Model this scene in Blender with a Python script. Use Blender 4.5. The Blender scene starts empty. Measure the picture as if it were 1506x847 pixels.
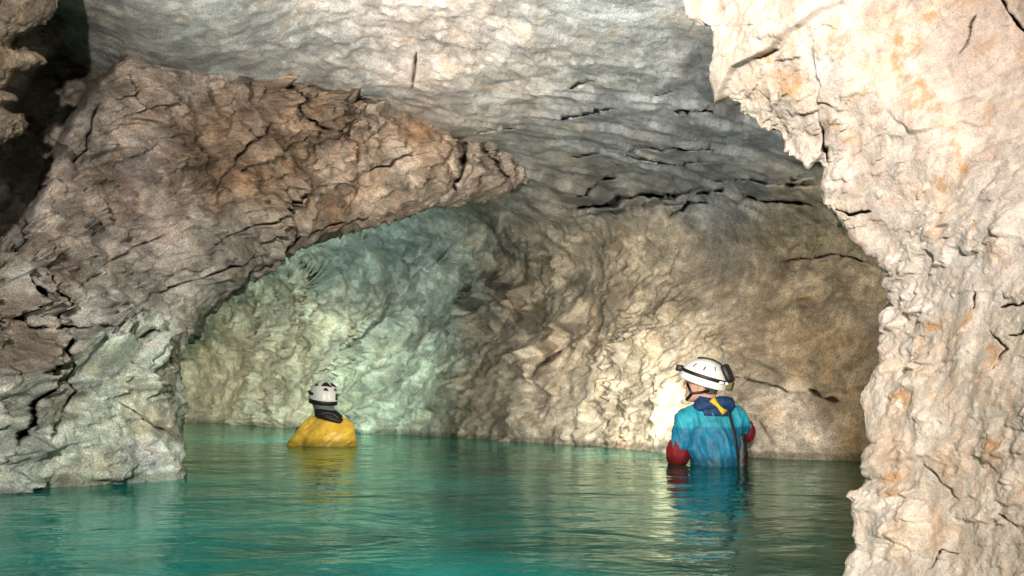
import bpy, math, random
import numpy as np
from mathutils import Vector, Matrix

S = bpy.context.scene
C = S.collection
rad = math.radians

# ------------------------------------------------------------------ camera, sky, lights
F = 1171.0            # focal length in photograph pixels (1506 wide)
CX, CY = 753.0, 580.0  # vanishing point of the level viewing direction
H = 0.45              # lens height above the water

cam = bpy.data.cameras.new("camera")
cam.sensor_width = 36.0
cam.lens = 36.0 * F / 1506.0
cam.shift_y = (CY - 423.5) / 1506.0
cam.clip_start = 0.02
cam.clip_end = 500.0
camo = bpy.data.objects.new("camera", cam)
camo.location = (0, 0, H)
camo.rotation_euler = (rad(90), 0, 0)
C.objects.link(camo)
S.camera = camo

w = bpy.data.worlds.new("World")
S.world = w
w.use_nodes = True
wn = w.node_tree
sky = wn.nodes.new("ShaderNodeTexSky")
sky.sky_type = 'NISHITA'
sky.sun_disc = False
sky.sun_elevation = rad(6)
sky.sun_rotation = rad(200)
wn.links.new(sky.outputs[0], wn.nodes["Background"].inputs[0])
wn.nodes["Background"].inputs[1].default_value = 0.12

S.view_settings.view_transform = 'Standard'
S.view_settings.look = 'None'
S.view_settings.exposure = 0.0
S.view_settings.gamma = 1.0


def lamp(name, kind, loc, energy, col, size=0.05, aim=None, cone=60, blend=0.6):
    l = bpy.data.lights.new(name, kind)
    l.energy = energy
    l.color = col
    if kind == 'SUN':
        l.angle = size
    else:
        l.shadow_soft_size = size
    if kind == 'SPOT':
        l.spot_size = rad(cone)
        l.spot_blend = blend
    o = bpy.data.objects.new(name, l)
    o.location = loc
    if aim is not None:
        d = Vector(aim) - Vector(loc)
        o.rotation_euler = d.to_track_quat('-Z', 'Y').to_euler()
    C.objects.link(o)
    return o


# daylight falling in low through the mouth of the cave behind the camera
lamp("sun", 'SUN', (-2.2, -6, 1.2), 1.4, (1.0, 0.95, 0.88), rad(5), aim=(0.0, 0, 0.6))
# the photographer's lamp, held up and turned left; then an unseen fill added to brighten the ceiling
lamp("hand_lamp", 'SPOT', (-0.15, -0.9, 1.08), 1150, (1.0, 0.96, 0.91), 0.04, aim=(-1.35, 4.0, 1.05), cone=106, blend=1.0)
lamp("ceiling_fill", 'SPOT', (-1.5, 1.5, 0.3), 1250, (0.99, 1.0, 0.97), 0.05, aim=(0.15, 3.6, 2.5), cone=84, blend=1.0)
# the two caving lamps the people wear on their helmets
lamp("headlamp_light", 'SPOT', (1.02, 5.20, 0.60), 240, (1.0, 0.93, 0.76), 0.03, aim=(0.66, 6.4, 0.48), cone=118, blend=1.0)
lamp("headlamp_light", 'SPOT', (-1.86, 7.10, 0.50), 560, (0.78, 1.0, 0.88), 0.02, aim=(-3.4, 10.5, 2.3), cone=152, blend=1.0)

# ------------------------------------------------------------------ numeric noise
rng = np.random.RandomState(7)
PERM = rng.permutation(256).astype(np.int32)
PERM = np.concatenate([PERM, PERM, PERM])
GRAD = rng.normal(size=(256, 3)).astype(np.float32)
GRAD /= np.linalg.norm(GRAD, axis=1, keepdims=True)
JIT = rng.rand(256, 3).astype(np.float32)
RND = rng.rand(256, 4).astype(np.float32)


def hsh(ix, iy, iz):
    return PERM[PERM[PERM[ix & 255] + (iy & 255)] + (iz & 255)]


def perlin(p):
    p = p.astype(np.float32)
    i = np.floor(p).astype(np.int32)
    f = p - i
    u = f * f * f * (f * (f * 6 - 15) + 10)
    out = np.zeros(len(p), np.float32)
    for dx in (0, 1):
        wx = u[:, 0] if dx else 1 - u[:, 0]
        for dy in (0, 1):
            wy = u[:, 1] if dy else 1 - u[:, 1]
            for dz in (0, 1):
                wz = u[:, 2] if dz else 1 - u[:, 2]
                g = GRAD[hsh(i[:, 0] + dx, i[:, 1] + dy, i[:, 2] + dz)]
                d = (f[:, 0] - dx) * g[:, 0] + (f[:, 1] - dy) * g[:, 1] + (f[:, 2] - dz) * g[:, 2]
                out += wx * wy * wz * d
    return out


def fbm(p, octs=4, lac=2.07, gain=0.5):
    a, s = 1.0, np.zeros(len(p), np.float32)
    q = p.astype(np.float32).copy()
    for k in range(octs):
        s += a * perlin(q + 17.3 * k)
        q = q * lac
        a *= gain
    return s


def ridged(p, octs=4, lac=2.1, gain=0.5):
    a, s = 1.0, np.zeros(len(p), np.float32)
    q = p.astype(np.float32).copy()
    for k in range(octs):
        n = 1 - np.abs(perlin(q + 9.1 * k)) * 2.2
        s += a * n * n
        q = q * lac
        a *= gain
    return s


def facets(p):
    """broken-rock facets: every cell is a randomly tilted, randomly offset plane.
    Returns height (about -1..1) and distance to the cell border."""
    p = p.astype(np.float32)
    b = np.floor(p - 0.5).astype(np.int32)
    n = len(p)
    d1 = np.full(n, 9e9, np.float32)
    d2 = np.full(n, 9e9, np.float32)
    h1 = np.zeros(n, np.float32)
    for dx in (0, 1):
        for dy in (0, 1):
            for dz in (0, 1):
                ix, iy, iz = b[:, 0] + dx, b[:, 1] + dy, b[:, 2] + dz
                k = hsh(ix, iy, iz)
                j = JIT[k]
                rx = p[:, 0] - ix - 0.12 - 0.76 * j[:, 0]
                ry = p[:, 1] - iy - 0.12 - 0.76 * j[:, 1]
                rz = p[:, 2] - iz - 0.12 - 0.76 * j[:, 2]
                d = rx * rx + ry * ry + rz * rz
                g = GRAD[PERM[k + 3]]
                hh = (RND[k, 0] - 0.5) * 0.9 + 1.1 * (rx * g[:, 0] + ry * g[:, 1] + rz * g[:, 2])
                closer = d < d1
                d2 = np.where(closer, d1, np.minimum(d2, d))
                h1 = np.where(closer, hh, h1)
                d1 = np.where(closer, d, d1)
    return h1, np.sqrt(d2) - np.sqrt(d1)


R3 = [np.linalg.qr(rng.normal(size=(3, 3)))[0].astype(np.float32) for _ in range(10)]


def chip(p):
    """value noise interpolated linearly inside tetrahedra: flat facets meeting in sharp edges"""
    p = p.astype(np.float32)
    i = np.floor(p).astype(np.int32)
    f = p - i
    o = np.argsort(-f, axis=1)
    fs = np.take_along_axis(f, o, 1)
    c = i.copy()
    out = (1 - fs[:, 0]) * RND[hsh(c[:, 0], c[:, 1], c[:, 2]), 0]
    r = np.arange(len(p))
    for k in range(3):
        c[r, o[:, k]] += 1
        wk = fs[:, k] - (fs[:, k + 1] if k < 2 else 0)
        out += wk * RND[hsh(c[:, 0], c[:, 1], c[:, 2]), 0]
    return out - 0.5


def chips(p, octs=4, lac=2.03, gain=0.5):
    a, s_ = 1.0, np.zeros(len(p), np.float32)
    q = p.astype(np.float32)
    for k in range(octs):
        q2 = q @ R3[k]
        q2 = q2 + 0.22 * np.stack([perlin(q2 * 0.8 + 3), perlin(q2 * 0.8 + 23), perlin(q2 * 0.8 + 47)], 1)
        s_ += a * chip(q2 + 11.7 * k)
        q = q * lac
        a *= gain
    return s_


def ledges(p, d, freq, wob, seed, keep=0.0):
    """one family of joints: planes that step back along direction d, each step fading in and out on its way.
    Returns 0..1: a sharp rise at the joint, then a straight ramp back to nothing."""
    d = np.array(d, np.float32)
    d /= np.linalg.norm(d)
    q = p.astype(np.float32)
    x = (q @ d) * freq + 0.40 * wob * fbm(q * freq * 0.35 + seed, 2) + 0.62 * chip((q * freq * 0.7 + seed) @ R3[4]) + 0.36 * chip((q * freq * 1.6 + seed) @ R3[5]) + 0.10 * chip((q * freq * 4.5 + seed) @ R3[6])
    i = np.floor(x).astype(np.int32)
    f = (x - i).astype(np.float32)
    k = PERM[(i + int(seed * 7)) & 255]
    live = perlin(q * freq * 0.55 + RND[k, 1:2 + 1] .mean(1, keepdims=True) * 60 + i[:, None] * 5.3)
    a = smooth(live + keep, -0.12, 0.22) * (0.35 + 0.9 * RND[k, 0])
    up = smooth(f, 0.0, 0.045)
    return a * up * (1 - f)


def warp(p, scale, amt, octs=2):
    q = p * scale
    return p + amt * np.stack([fbm(q, octs), fbm(q + 31.7, octs), fbm(q + 57.1, octs)], 1)


def smooth(x, a, b):
    t = np.clip((x - a) / (b - a), 0, 1)
    return t * t * (3 - 2 * t)


# ------------------------------------------------------------------ geometry helpers
def tps(ctrl):
    """thin-plate interpolation of 1/depth (planes stay planes)"""
    c = np.array(ctrl, float)
    X = c[:, :2] / 500.0
    v = 1.0 / c[:, 2]
    n = len(X)

    def U(r2):
        return 0.5 * r2 * np.log(r2 + 1e-12)
    K = U(((X[:, None] - X[None]) ** 2).sum(-1)) + 1e-4 * np.eye(n)
    P = np.c_[np.ones(n), X]
    A = np.block([[K, P], [P.T, np.zeros((3, 3))]])
    sol = np.linalg.solve(A, np.r_[v, np.zeros(3)])

    def f(px, py):
        x = px / 500.0
        y = py / 500.0
        o = sol[n] + sol[n + 1] * x + sol[n + 2] * y
        for k in range(n):
            r2 = (x - X[k, 0]) ** 2 + (y - X[k, 1]) ** 2
            o = o + sol[k] * U(r2)
        return 1.0 / np.clip(o, 0.04, 1.6)
    return f


def at(px, py, Y):
    return np.stack([(px - CX) / F * Y, Y + 0 * px, H - (py - CY) / F * Y], -1)


def polydist(px, py, pts):
    d = np.full(px.shape, 1e9)
    tt = np.zeros(px.shape)
    n = len(pts) - 1
    for k in range(n):
        (x0, y0), (x1, y1) = pts[k], pts[k + 1]
        dx, dy = x1 - x0, y1 - y0
        t = np.clip(((px - x0) * dx + (py - y0) * dy) / (dx * dx + dy * dy + 1e-9), 0, 1)
        r = np.hypot(px - x0 - t * dx, py - y0 - t * dy)
        m = r < d
        d = np.where(m, r, d)
        tt = np.where(m, (k + t) / n, tt)
    return d, tt


def grid_normals(P):
    du = np.gradient(P, axis=1)
    dv = np.gradient(P, axis=0)
    n = np.cross(du, dv)
    n /= np.linalg.norm(n, axis=-1, keepdims=True) + 1e-12
    return n


def grid_faces(nr, nc):
    r, c = np.meshgrid(np.arange(nr - 1), np.arange(nc - 1), indexing='ij')
    a = (r * nc + c).ravel()
    return np.stack([a, a + 1, a + nc + 1, a + nc], 1)


def mesh_from(name, V, faces, mat, parent=None, tint=None, smooth_shade=True):
    me = bpy.data.meshes.new(name)
    V = np.asarray(V, np.float32)
    faces = np.asarray(faces, np.int32)
    k = faces.shape[1]
    me.vertices.add(len(V))
    me.vertices.foreach_set("co", V.ravel())
    me.loops.add(faces.size)
    me.loops.foreach_set("vertex_index", faces.ravel())
    me.polygons.add(len(faces))
    me.polygons.foreach_set("loop_start", np.arange(0, faces.size, k, dtype=np.int32))
    if smooth_shade:
        me.polygons.foreach_set("use_smooth", np.ones(len(faces), bool))
    me.update(calc_edges=True)
    me.validate()
    if tint is not None:
        at_ = me.attributes.new("tint", 'FLOAT_COLOR', 'POINT')
        at_.data.foreach_set("color", np.asarray(tint, np.float32).ravel())
    me.materials.append(mat)
    o = bpy.data.objects.new(name, me)
    C.objects.link(o)
    if parent is not None:
        o.parent = parent
    return o


def submesh(V, faces, tint, keep):
    f = faces[keep]
    u, inv = np.unique(f, return_inverse=True)
    return V[u], inv.reshape(f.shape), (None if tint is None else tint[u])


def tag(o, label, cat, group=None):
    o["label"] = label
    o["category"] = cat
    if group:
        o["group"] = group


# ------------------------------------------------------------------ materials
def new_mat(name):
    m = bpy.data.materials.new(name)
    m.use_nodes = True
    nt = m.node_tree
    return m, nt, nt.nodes["Principled BSDF"]


def rock_mat(name, fine=1.0, rough=0.85, contrast=0.35, bump=0.25, spec=0.3, pits=0.25, base=None):
    m, nt, b = new_mat(name)
    N, L = nt.nodes, nt.links
    tc = N.new("ShaderNodeTexCoord")
    att = N.new("ShaderNodeAttribute")
    att.attribute_name = "tint"

    def noise(scale, detail, r=0.6, dist=0.0):
        n = N.new("ShaderNodeTexNoise")
        n.inputs["Scale"].default_value = scale * fine
        n.inputs["Detail"].default_value = detail
        n.inputs["Roughness"].default_value = r
        n.inputs["Distortion"].default_value = dist
        L.new(tc.outputs["Object"], n.inputs["Vector"])
        return n

    def mul(c_from, fac_from, lo, hi, p0, p1):
        mr = N.new("ShaderNodeMapRange")
        mr.inputs[1].default_value = p0
        mr.inputs[2].default_value = p1
        mr.inputs[3].default_value = lo
        mr.inputs[4].default_value = hi
        L.new(fac_from, mr.inputs[0])
        mx = N.new("ShaderNodeMix")
        mx.data_type = 'RGBA'
        mx.blend_type = 'MULTIPLY'
        mx.inputs[0].default_value = 1
        L.new(c_from, mx.inputs[6])
        cb = N.new("ShaderNodeCombineColor")
        for k in range(3):
            L.new(mr.outputs[0], cb.inputs[k])
        L.new(cb.outputs[0], mx.inputs[7])
        return mx.outputs[2]

    n1 = noise(5, 6, 0.65, 0.6)
    n2 = noise(22, 8, 0.75)
    n3 = noise(110, 4, 0.7)
    c = mul(att.outputs["Color"], n1.outputs[0], 1 - contrast, 1 + contrast, 0.32, 0.68)
    c = mul(c, n2.outputs[0], 1 - contrast * 0.8, 1 + contrast * 0.6, 0.3, 0.7)
    c = mul(c, n3.outputs[0], 1 - pits, 1 + pits * 0.5, 0.38, 0.58)
    n4 = noise(300, 3, 0.7)
    c = mul(c, n4.outputs[0], 1 - pits * 0.8, 1 + pits * 0.5, 0.4, 0.6)
    # thin pale calcite veins and warm blotches
    nv = noise(3.2, 5, 0.6, 1.2)
    hs = N.new("ShaderNodeMix")
    hs.data_type = 'RGBA'
    hs.blend_type = 'MULTIPLY'
    mr = N.new("ShaderNodeMapRange")
    mr.inputs[1].default_value = 0.5
    mr.inputs[2].default_value = 0.72
    L.new(nv.outputs[0], mr.inputs[0])
    L.new(mr.outputs[0], hs.inputs[0])
    L.new(c, hs.inputs[6])
    hs.inputs[7].default_value = (1.04, 0.90, 0.76, 1)
    L.new(hs.outputs[2], b.inputs["Base Color"])
    b.inputs["Roughness"].default_value = rough
    b.inputs["Specular IOR Level"].default_value = spec
    bp = N.new("ShaderNodeBump")
    bp.inputs["Strength"].default_value = bump
    bp.inputs["Distance"].default_value = 0.03
    L.new(n2.outputs[0], bp.inputs["Height"])
    bp2 = N.new("ShaderNodeBump")
    bp2.inputs["Strength"].default_value = bump
    bp2.inputs["Distance"].default_value = 0.008
    L.new(n3.outputs[0], bp2.inputs["Height"])
    L.new(bp.outputs[0], bp2.inputs["Normal"])
    L.new(bp2.outputs[0], b.inputs["Normal"])
    return m


M_WALL = rock_mat("cave_limestone", 1.0, 0.75, 0.38, 0.75, pits=0.42)
M_CEIL = rock_mat("ceiling_limestone", 1.0, 0.75, 0.22, 0.6, pits=0.32)
M_MASS = rock_mat("brown_limestone", 1.2, 0.75, 0.42, 0.75, pits=0.42)
M_PILLAR = rock_mat("cream_limestone", 3.0, 0.75, 0.14, 0.5, pits=0.22)
M_BED = rock_mat("lake_bed_rock", 1.0, 0.9, 0.3, 0.3)


def blend_tint(px, py, spots, sharp=2.0):
    """rock colour, with light and shade painted in at some spots, blended between the spots"""
    num = np.zeros(px.shape + (3,))
    den = np.zeros(px.shape)
    for (x, y, r, col) in spots:
        wgt = 1.0 / (((px - x) ** 2 + (py - y) ** 2) / (r * r) + 0.05) ** sharp
        num += wgt[..., None] * np.array(col)
        den += wgt
    return num / den[..., None]


def mineral(T, p, f, amt):
    """broken faces differ a little in mineral tint"""
    v = chip((p * f) @ R3[1]) + 0.8 * chip((p * f * 2.3) @ R3[3]) + 0.6 * chip((p * f * 5.1) @ R3[7])
    edge = smooth(np.abs(v), 0.0, 0.02)
    return T * np.clip(1 + amt * v * 1.5 + amt * 0.5 * np.sign(v) * edge, 0.4, 1.8)[:, None]


def damp(T, V):
    """the strip of rock kept wet by the lapping water"""
    edge = 0.045 + 0.03 * fbm(V * 5.0, 3) + 0.01 * fbm(V * 30.0, 2)
    return T * (1 - 0.45 * (1 - smooth(V[:, 2], edge - 0.012, edge + 0.012)))[:, None]


def rgba(t):
    return np.concatenate([np.clip(t, 0.005, 0.95), np.ones(t.shape[:-1] + (1,))], -1)


def crack_disp(px, py, p, fr, cracks, wide=1.0):
    """depth of the traced fissures, in metres; ragged, tapering to nothing at both ends"""
    sh = px.shape
    q = np.stack([px.ravel() / 26.0, py.ravel() / 26.0, 0 * px.ravel() + fr], 1)
    jx = (5.0 * perlin(q) + 3.0 * perlin(q * 2.3 + 7)).reshape(sh)
    jy = (5.0 * perlin(q + 77) + 3.0 * perlin(q * 2.3 + 57)).reshape(sh)
    wm = np.clip(0.7 + 1.3 * perlin(q * 0.8 + 21) + 0.8 * perlin(q * 2.2 + 91), 0.08, 1.5).reshape(sh)
    out = np.zeros(sh)
    for pts, wd, dp in cracks:
        if wd > 20:
            d, t = polydist(px + jx * 1.5, py + jy * 1.5, pts)
            out = np.maximum(out, dp * np.exp(-np.abs(d / wd) ** 5))
            continue
        d, t = polydist(px + jx, py + jy, pts)
        taper = np.sqrt(np.clip(np.sin(np.pi * np.clip(t, 0, 1)), 0, 1)) + 0.02
        ww = wd * wide * taper * wm + 0.35
        out = np.maximum(out, dp * np.clip(taper * 1.3, 0, 1) * np.clip(wm * 1.4, 0, 1) * np.exp(-np.abs(d / ww) ** 3))
    return out


# ------------------------------------------------------------------ cave wall and ceiling
wall_Y = tps([
    (270, 620, 13), (120, 615, 13.8), (400, 627, 11.2), (520, 635, 9.6), (700, 645, 8.1), (950, 662, 6.5),
    (1100, 672, 5.75), (1270, 680, 5.35), (1400, 690, 4.8), (1800, 730, 3.4), (-300, 620, 13),
    (300, 500, 12.6), (500, 500, 10.2), (700, 500, 8.5), (950, 500, 6.8), (1100, 500, 6.1), (1280, 500, 5.5), (1500, 500, 4.6),
    (400, 400, 11), (560, 400, 9.6), (750, 400, 8.3), (950, 400, 6.9), (1150, 400, 6.0), (1300, 400, 5.5),
    (560, 330, 9.0), (700, 320, 8.0), (850, 300, 6.9), (1000, 300, 6.4), (1200, 300, 5.6),
    (640, 180, 5.7), (800, 200, 5.7), (1000, 200, 5.3), (1200, 200, 4.8),
    (190, 65, 4.3), (400, 108, 4.85), (620, 168, 5.6), (700, 210, 6.1), (780, 262, 6.6),
    (200, 0, 3.8), (450, 0, 4.1), (753, 0, 4.0), (1000, 0, 3.8), (1300, 0, 3.5),
    (0, 100, 5.5), (0, 300, 8.0), (200, 300, 8.5), (200, 450, 11), (0, 500, 12), (400, 250, 7.6), (550, 270, 7.6),
    (-300, -300, 2.5), (300, -300, 2.6), (753, -300, 2.6), (1300, -300, 2.4), (1800, -300, 2.0),
    (300, -900, 1.6), (1000, -900, 1.6), (1800, -900, 1.4), (-300, -900, 1.5), (1900, 300, 3.2),
    (700, 800, 8.0), (1100, 850, 5.7), (270, 800, 12.8), (1500, 850, 4.4)])

wall_cracks = [
    ([(812, 182), (850, 170), (905, 155)], 2.6, .07), ([(850, 305), (925, 297), (1000, 287)], 4.5, .14),
    ([(1022, 288), (1063, 282)], 4, .10), ([(850, 288), (905, 268)], 4, .10), ([(986, 318), (1013, 302), (1040, 300)], 3.2, .08),
    ([(840, 240), (882, 230)], 3, .06), ([(954, 149), (990, 139)], 2.5, .05), ([(994, 163), (1020, 157), (1053, 160)], 3.5, .06),
    ([(830, 134), (874, 119)], 2.5, .05), ([(890, 228), (990, 240), (1050, 232)], 3, .04), ([(611, 80), (610, 100), (606, 126)], 2.0, .05),
    ([(1090, 292), (1200, 296)], 4, .08), ([(1120, 262), (1205, 268)], 3, .05),
    ([(1190, 572), (1210, 584), (1232, 592)], 6, .06),
    ([(1070, 552), (1120, 562), (1180, 580)], 1.6, .05), ([(780, 560), (800, 530), (830, 500)], 6, .06),
    ([(700, 195), (770, 187)], 3, .05),
    ([(1150, 385), (1240, 372), (1300, 392)], 1.6, .05), ([(960, 300), (1090, 262), (1200, 258)], 3, .04),
    ([(850, 318), (930, 306), (1010, 300)], 3, .04), ([(900, 222), (960, 208), (1060, 214)], 2.5, .04),
]


def axis(lo, hi, a, b, fine, coarse):
    return np.concatenate([np.arange(lo, a, coarse), np.arange(a, b, fine), np.arange(b, hi + coarse, coarse)])


def build_cave():
    xs = axis(-420, 1900, 150, 1330, 2.0, 14)
    ys = axis(-1000, 900, -40, 700, 2.0, 14)
    px, py = np.meshgrid(xs, ys)
    Y = wall_Y(px, py)
    P = at(px, py, Y)
    n = -grid_normals(P)
    sgn = np.sign((n * (P - np.array([0, 0, H]))).sum(-1, keepdims=True))
    n = -n * sgn                     # towards the viewer
    sh = px.shape
    p = P.reshape(-1, 3)
    # region weights
    ceil_w = smooth(330 + (px - 800) * 0.03 - py, -30, 40)
    lay = ceil_w * smooth(px, 640, 860)                 # layered grey bedding
    rough_w = 1 - ceil_w
    # bedding: planes almost level, seen as streaks that run along x
    bed = warp(p, 0.7, 0.5)
    q = np.stack([bed[:, 0] * 0.38 + bed[:, 1] * .2, bed[:, 1] * 3.0, bed[:, 2] * 5.0], 1)
    f4, e4 = facets(q)
    f5, e5 = facets(q * 2.7 + 5)
    lw = lay.ravel()
    rw = rough_w.ravel()
    big = fbm(p * 0.9, 3)
    c1 = chips(p * 1.5, 5, gain=0.55)
    c2 = chips(p * np.array([5, 5, 7.0]) + 9, 4, gain=0.6)
    cb = chips(q * 1.3 + 2, 5, gain=0.55)
    patch = smooth(fbm(p * 1.4 + 40, 3), -0.15, 0.25)   # smoother and rougher patches
    beige_w = np.exp(-(((px - 650) / 260) ** 2 + ((py - 60) / 90) ** 2)).ravel()
    zone = (0.30 + 1.0 * smooth(fbm(p * 0.8 + 71, 3), -0.15, 0.15)) * (1 - 0.45 * smooth(px, 930, 1060).ravel())
    cbig = chips(p * 1.1 + 5, 2, gain=0.5)
    zone = (0.30 + 1.0 * smooth(fbm(p * 0.8 + 71, 3), -0.15, 0.15)) * (1 - 0.45 * smooth(px, 930, 1060).ravel())
    cbig = chips(p * 1.1 + 5, 2, gain=0.5)
    l1 = ledges(p, (-.25, .35, .9), 1.7, .7, 1.0)
    l2 = ledges(p, (.75, .5, .45), 2.6, .8, 2.0)
    l3 = ledges(p, (-.7, .4, .6), 5.5, .7, 3.0)
    l4 = ledges(p, (.4, .6, .7), 9.0, .8, 4.0)
    l5 = ledges(p, (-.2, .5, .85), 16.0, .8, 5.0)
    s1 = ledges(p, (.10, 1, .35), 1.9, .55, 6.0)
    s2 = ledges(p, (.05, 1, .30), 4.6, .55, 7.0)
    s3 = ledges(p, (.16, 1, .30), 9.5, .6, 8.0)
    d = 0.08 * big + cbig * (0.09 * rw + 0.02) + c1 * 0.02 + c2 * (0.034 * rw * zone * (0.3 + patch) + 0.008 + 0.050 * beige_w) \
        + rw * (0.11 * l1 + 0.085 * l2 + zone * (0.070 * l3 * (0.5 + patch) + 0.056 * l4 * (0.4 + patch) + 0.036 * l5)) \
        + (1 - rw) * ((0.3 + 0.7 * lw) * (0.045 * (s1 - .25) + 0.026 * s2) + 0.009 * s3 + 0.02 * beige_w * (l4 + l3)) \
        + lw * (0.008 * f5 + 0.012 * cb) + (1 - lw) * (1 - rw) * 0.008 * cb
    d += chips(p * 15 + 3, 3, gain=0.6) * (0.020 * rw * zone * (0.4 + patch) + 0.006)
    # rubbly scalloped plates low on the wall in the middle
    plates = np.exp(-(((px - 890) / 130) ** 2 + ((py - 590) / 90) ** 2)).ravel()
    f6, e6 = facets(np.stack([p[:, 0] * 5.0 + p[:, 2] * 1.5, p[:, 1] * 5.0, p[:, 2] * 3.0], 1) + 0.5 * np.stack([fbm(p * 3, 2), fbm(p * 3 + 9, 2), fbm(p * 3 + 19, 2)], 1))
    d += plates * 0.034 * f6
    # folds in the ceiling
    cr = crack_disp(px, py, p, 6.0, wall_cracks, 0.6).ravel()
    d *= np.clip(Y.ravel() / 5.5, 0.6, 1.5)
    view = P - np.array([0, 0, H])
    view /= np.linalg.norm(view, axis=-1, keepdims=True)
    V = (P + n * d.reshape(sh)[..., None] + view * (cr.reshape(sh) * 5.0)[..., None]).reshape(-1, 3)
    faces = grid_faces(*sh)
    # rock colours, with some of the chamber's light and shade painted in
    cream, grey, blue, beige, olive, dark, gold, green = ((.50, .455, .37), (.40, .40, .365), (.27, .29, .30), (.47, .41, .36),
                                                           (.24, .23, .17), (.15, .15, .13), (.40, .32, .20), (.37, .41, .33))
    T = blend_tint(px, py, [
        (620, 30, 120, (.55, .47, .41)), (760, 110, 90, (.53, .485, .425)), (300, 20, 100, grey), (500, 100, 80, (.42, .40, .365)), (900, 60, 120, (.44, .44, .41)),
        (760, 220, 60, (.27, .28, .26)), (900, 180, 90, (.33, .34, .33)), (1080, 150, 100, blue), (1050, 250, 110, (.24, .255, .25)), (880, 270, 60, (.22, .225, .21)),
        (950, 380, 90, (.30, .265, .20)), (1180, 340, 90, (.23, .21, .15)), (1240, 400, 60, (.27, .235, .16)), (1150, 480, 90, (.56, .48, .36)), (1150, 620, 80, (.68, .60, .49)), (1240, 650, 40, (.68, .60, .50)),  # right end painted lighter in place of sun that falls short
        (950, 590, 90, cream), (820, 560, 60, cream), (800, 430, 90, (.27, .25, .20)), (650, 430, 110, (.20, .21, .185)), (600, 360, 70, (.14, .16, .155)), (520, 390, 60, (.20, .23, .215)), (620, 580, 80, (.36, .39, .31)), (740, 350, 60, (.22, .215, .18)),  # darkest spots paint in the shade under the overhang
        (740, 580, 60, (.29, .27, .22)), (420, 440, 70, (.46, .50, .42)), (480, 540, 90, (.43, .45, .35)), (300, 570, 70, (.43, .46, .36)), (200, 150, 60, grey)])  # pale green spots paint in the helmet lamp's glow
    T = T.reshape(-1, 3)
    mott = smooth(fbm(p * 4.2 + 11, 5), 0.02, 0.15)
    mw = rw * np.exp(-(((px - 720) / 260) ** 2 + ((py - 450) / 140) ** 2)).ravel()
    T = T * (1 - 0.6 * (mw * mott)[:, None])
    pk = smooth(fbm(p * 1.1 + 90, 3), 0.1, 0.4)
    T = T * (1 + 0.12 * pk[:, None] * np.array([1.0, .55, .25]))
    st = 1 - 0.45 * lw * smooth(fbm(q * 1.4 + 4, 4), 0.1, 0.4)
    T = T * st[:, None]
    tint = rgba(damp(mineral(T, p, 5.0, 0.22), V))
    # the ceiling ends along the open bedding crack; wall below it
    fx = px.reshape(-1)[faces].mean(1)
    fy = py.reshape(-1)[faces].mean(1)
    line = np.interp(fx, [-420, 190, 620, 780, 850, 925, 1000, 1065, 1200, 1900], [20, 66, 200, 285, 305, 297, 287, 283, 296, 250])
    up = fy < line
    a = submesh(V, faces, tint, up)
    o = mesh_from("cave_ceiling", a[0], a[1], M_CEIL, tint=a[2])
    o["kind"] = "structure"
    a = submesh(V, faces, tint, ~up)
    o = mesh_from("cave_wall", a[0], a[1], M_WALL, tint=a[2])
    o["kind"] = "structure"


# ------------------------------------------------------------------ overhanging rock mass on the left
mass_Y = tps([
    (275, 705, 4.2), (150, 716, 3.95), (0, 732, 3.5), (265, 600, 4.45), (270, 530, 4.6), (330, 450, 4.95), (440, 380, 5.4),
    (560, 335, 5.8), (700, 300, 6.25), (785, 265, 6.5), (190, 72, 4.35), (400, 110, 4.95), (620, 175, 5.65), (700, 215, 6.05),
    (300, 200, 4.75), (200, 300, 4.5), (100, 400, 4.0), (0, 400, 3.6), (0, 200, 4.0), (450, 270, 5.25), (330, 370, 4.8),
    (150, 600, 3.95), (60, 560, 3.75), (200, 540, 4.15), (180, 470, 4.3), (-300, 400, 2.7), (-300, 800, 2.6), (-300, 0, 3.0), (-560, 300, 2.0), (-560, 800, 2.0),
    (300, -60, 5.0), (0, -150, 4.2), (600, 60, 6.2), (800, 170, 7.4), (275, 800, 4.2), (0, 800, 3.5)])
MASS_EDGE = [(792, 262), (770, 275), (745, 284), (705, 297), (650, 305), (610, 318), (560, 335), (520, 345), (480, 358), (440, 378), (400, 402),
             (378, 414), (352, 432), (330, 448), (305, 470), (290, 492), (276, 520), (272, 545), (270, 575), (274, 600), (270, 630), (280, 660), (276, 680), (290, 704), (284, 730), (284, 900)]
MASS_OUT = [(815, 190), (700, 120), (600, 90), (400, 20), (250, -40), (100, -140), (-200, -160), (-500, 0), (-560, 200), (-560, 400), (-560, 650), (-560, 900)]
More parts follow.
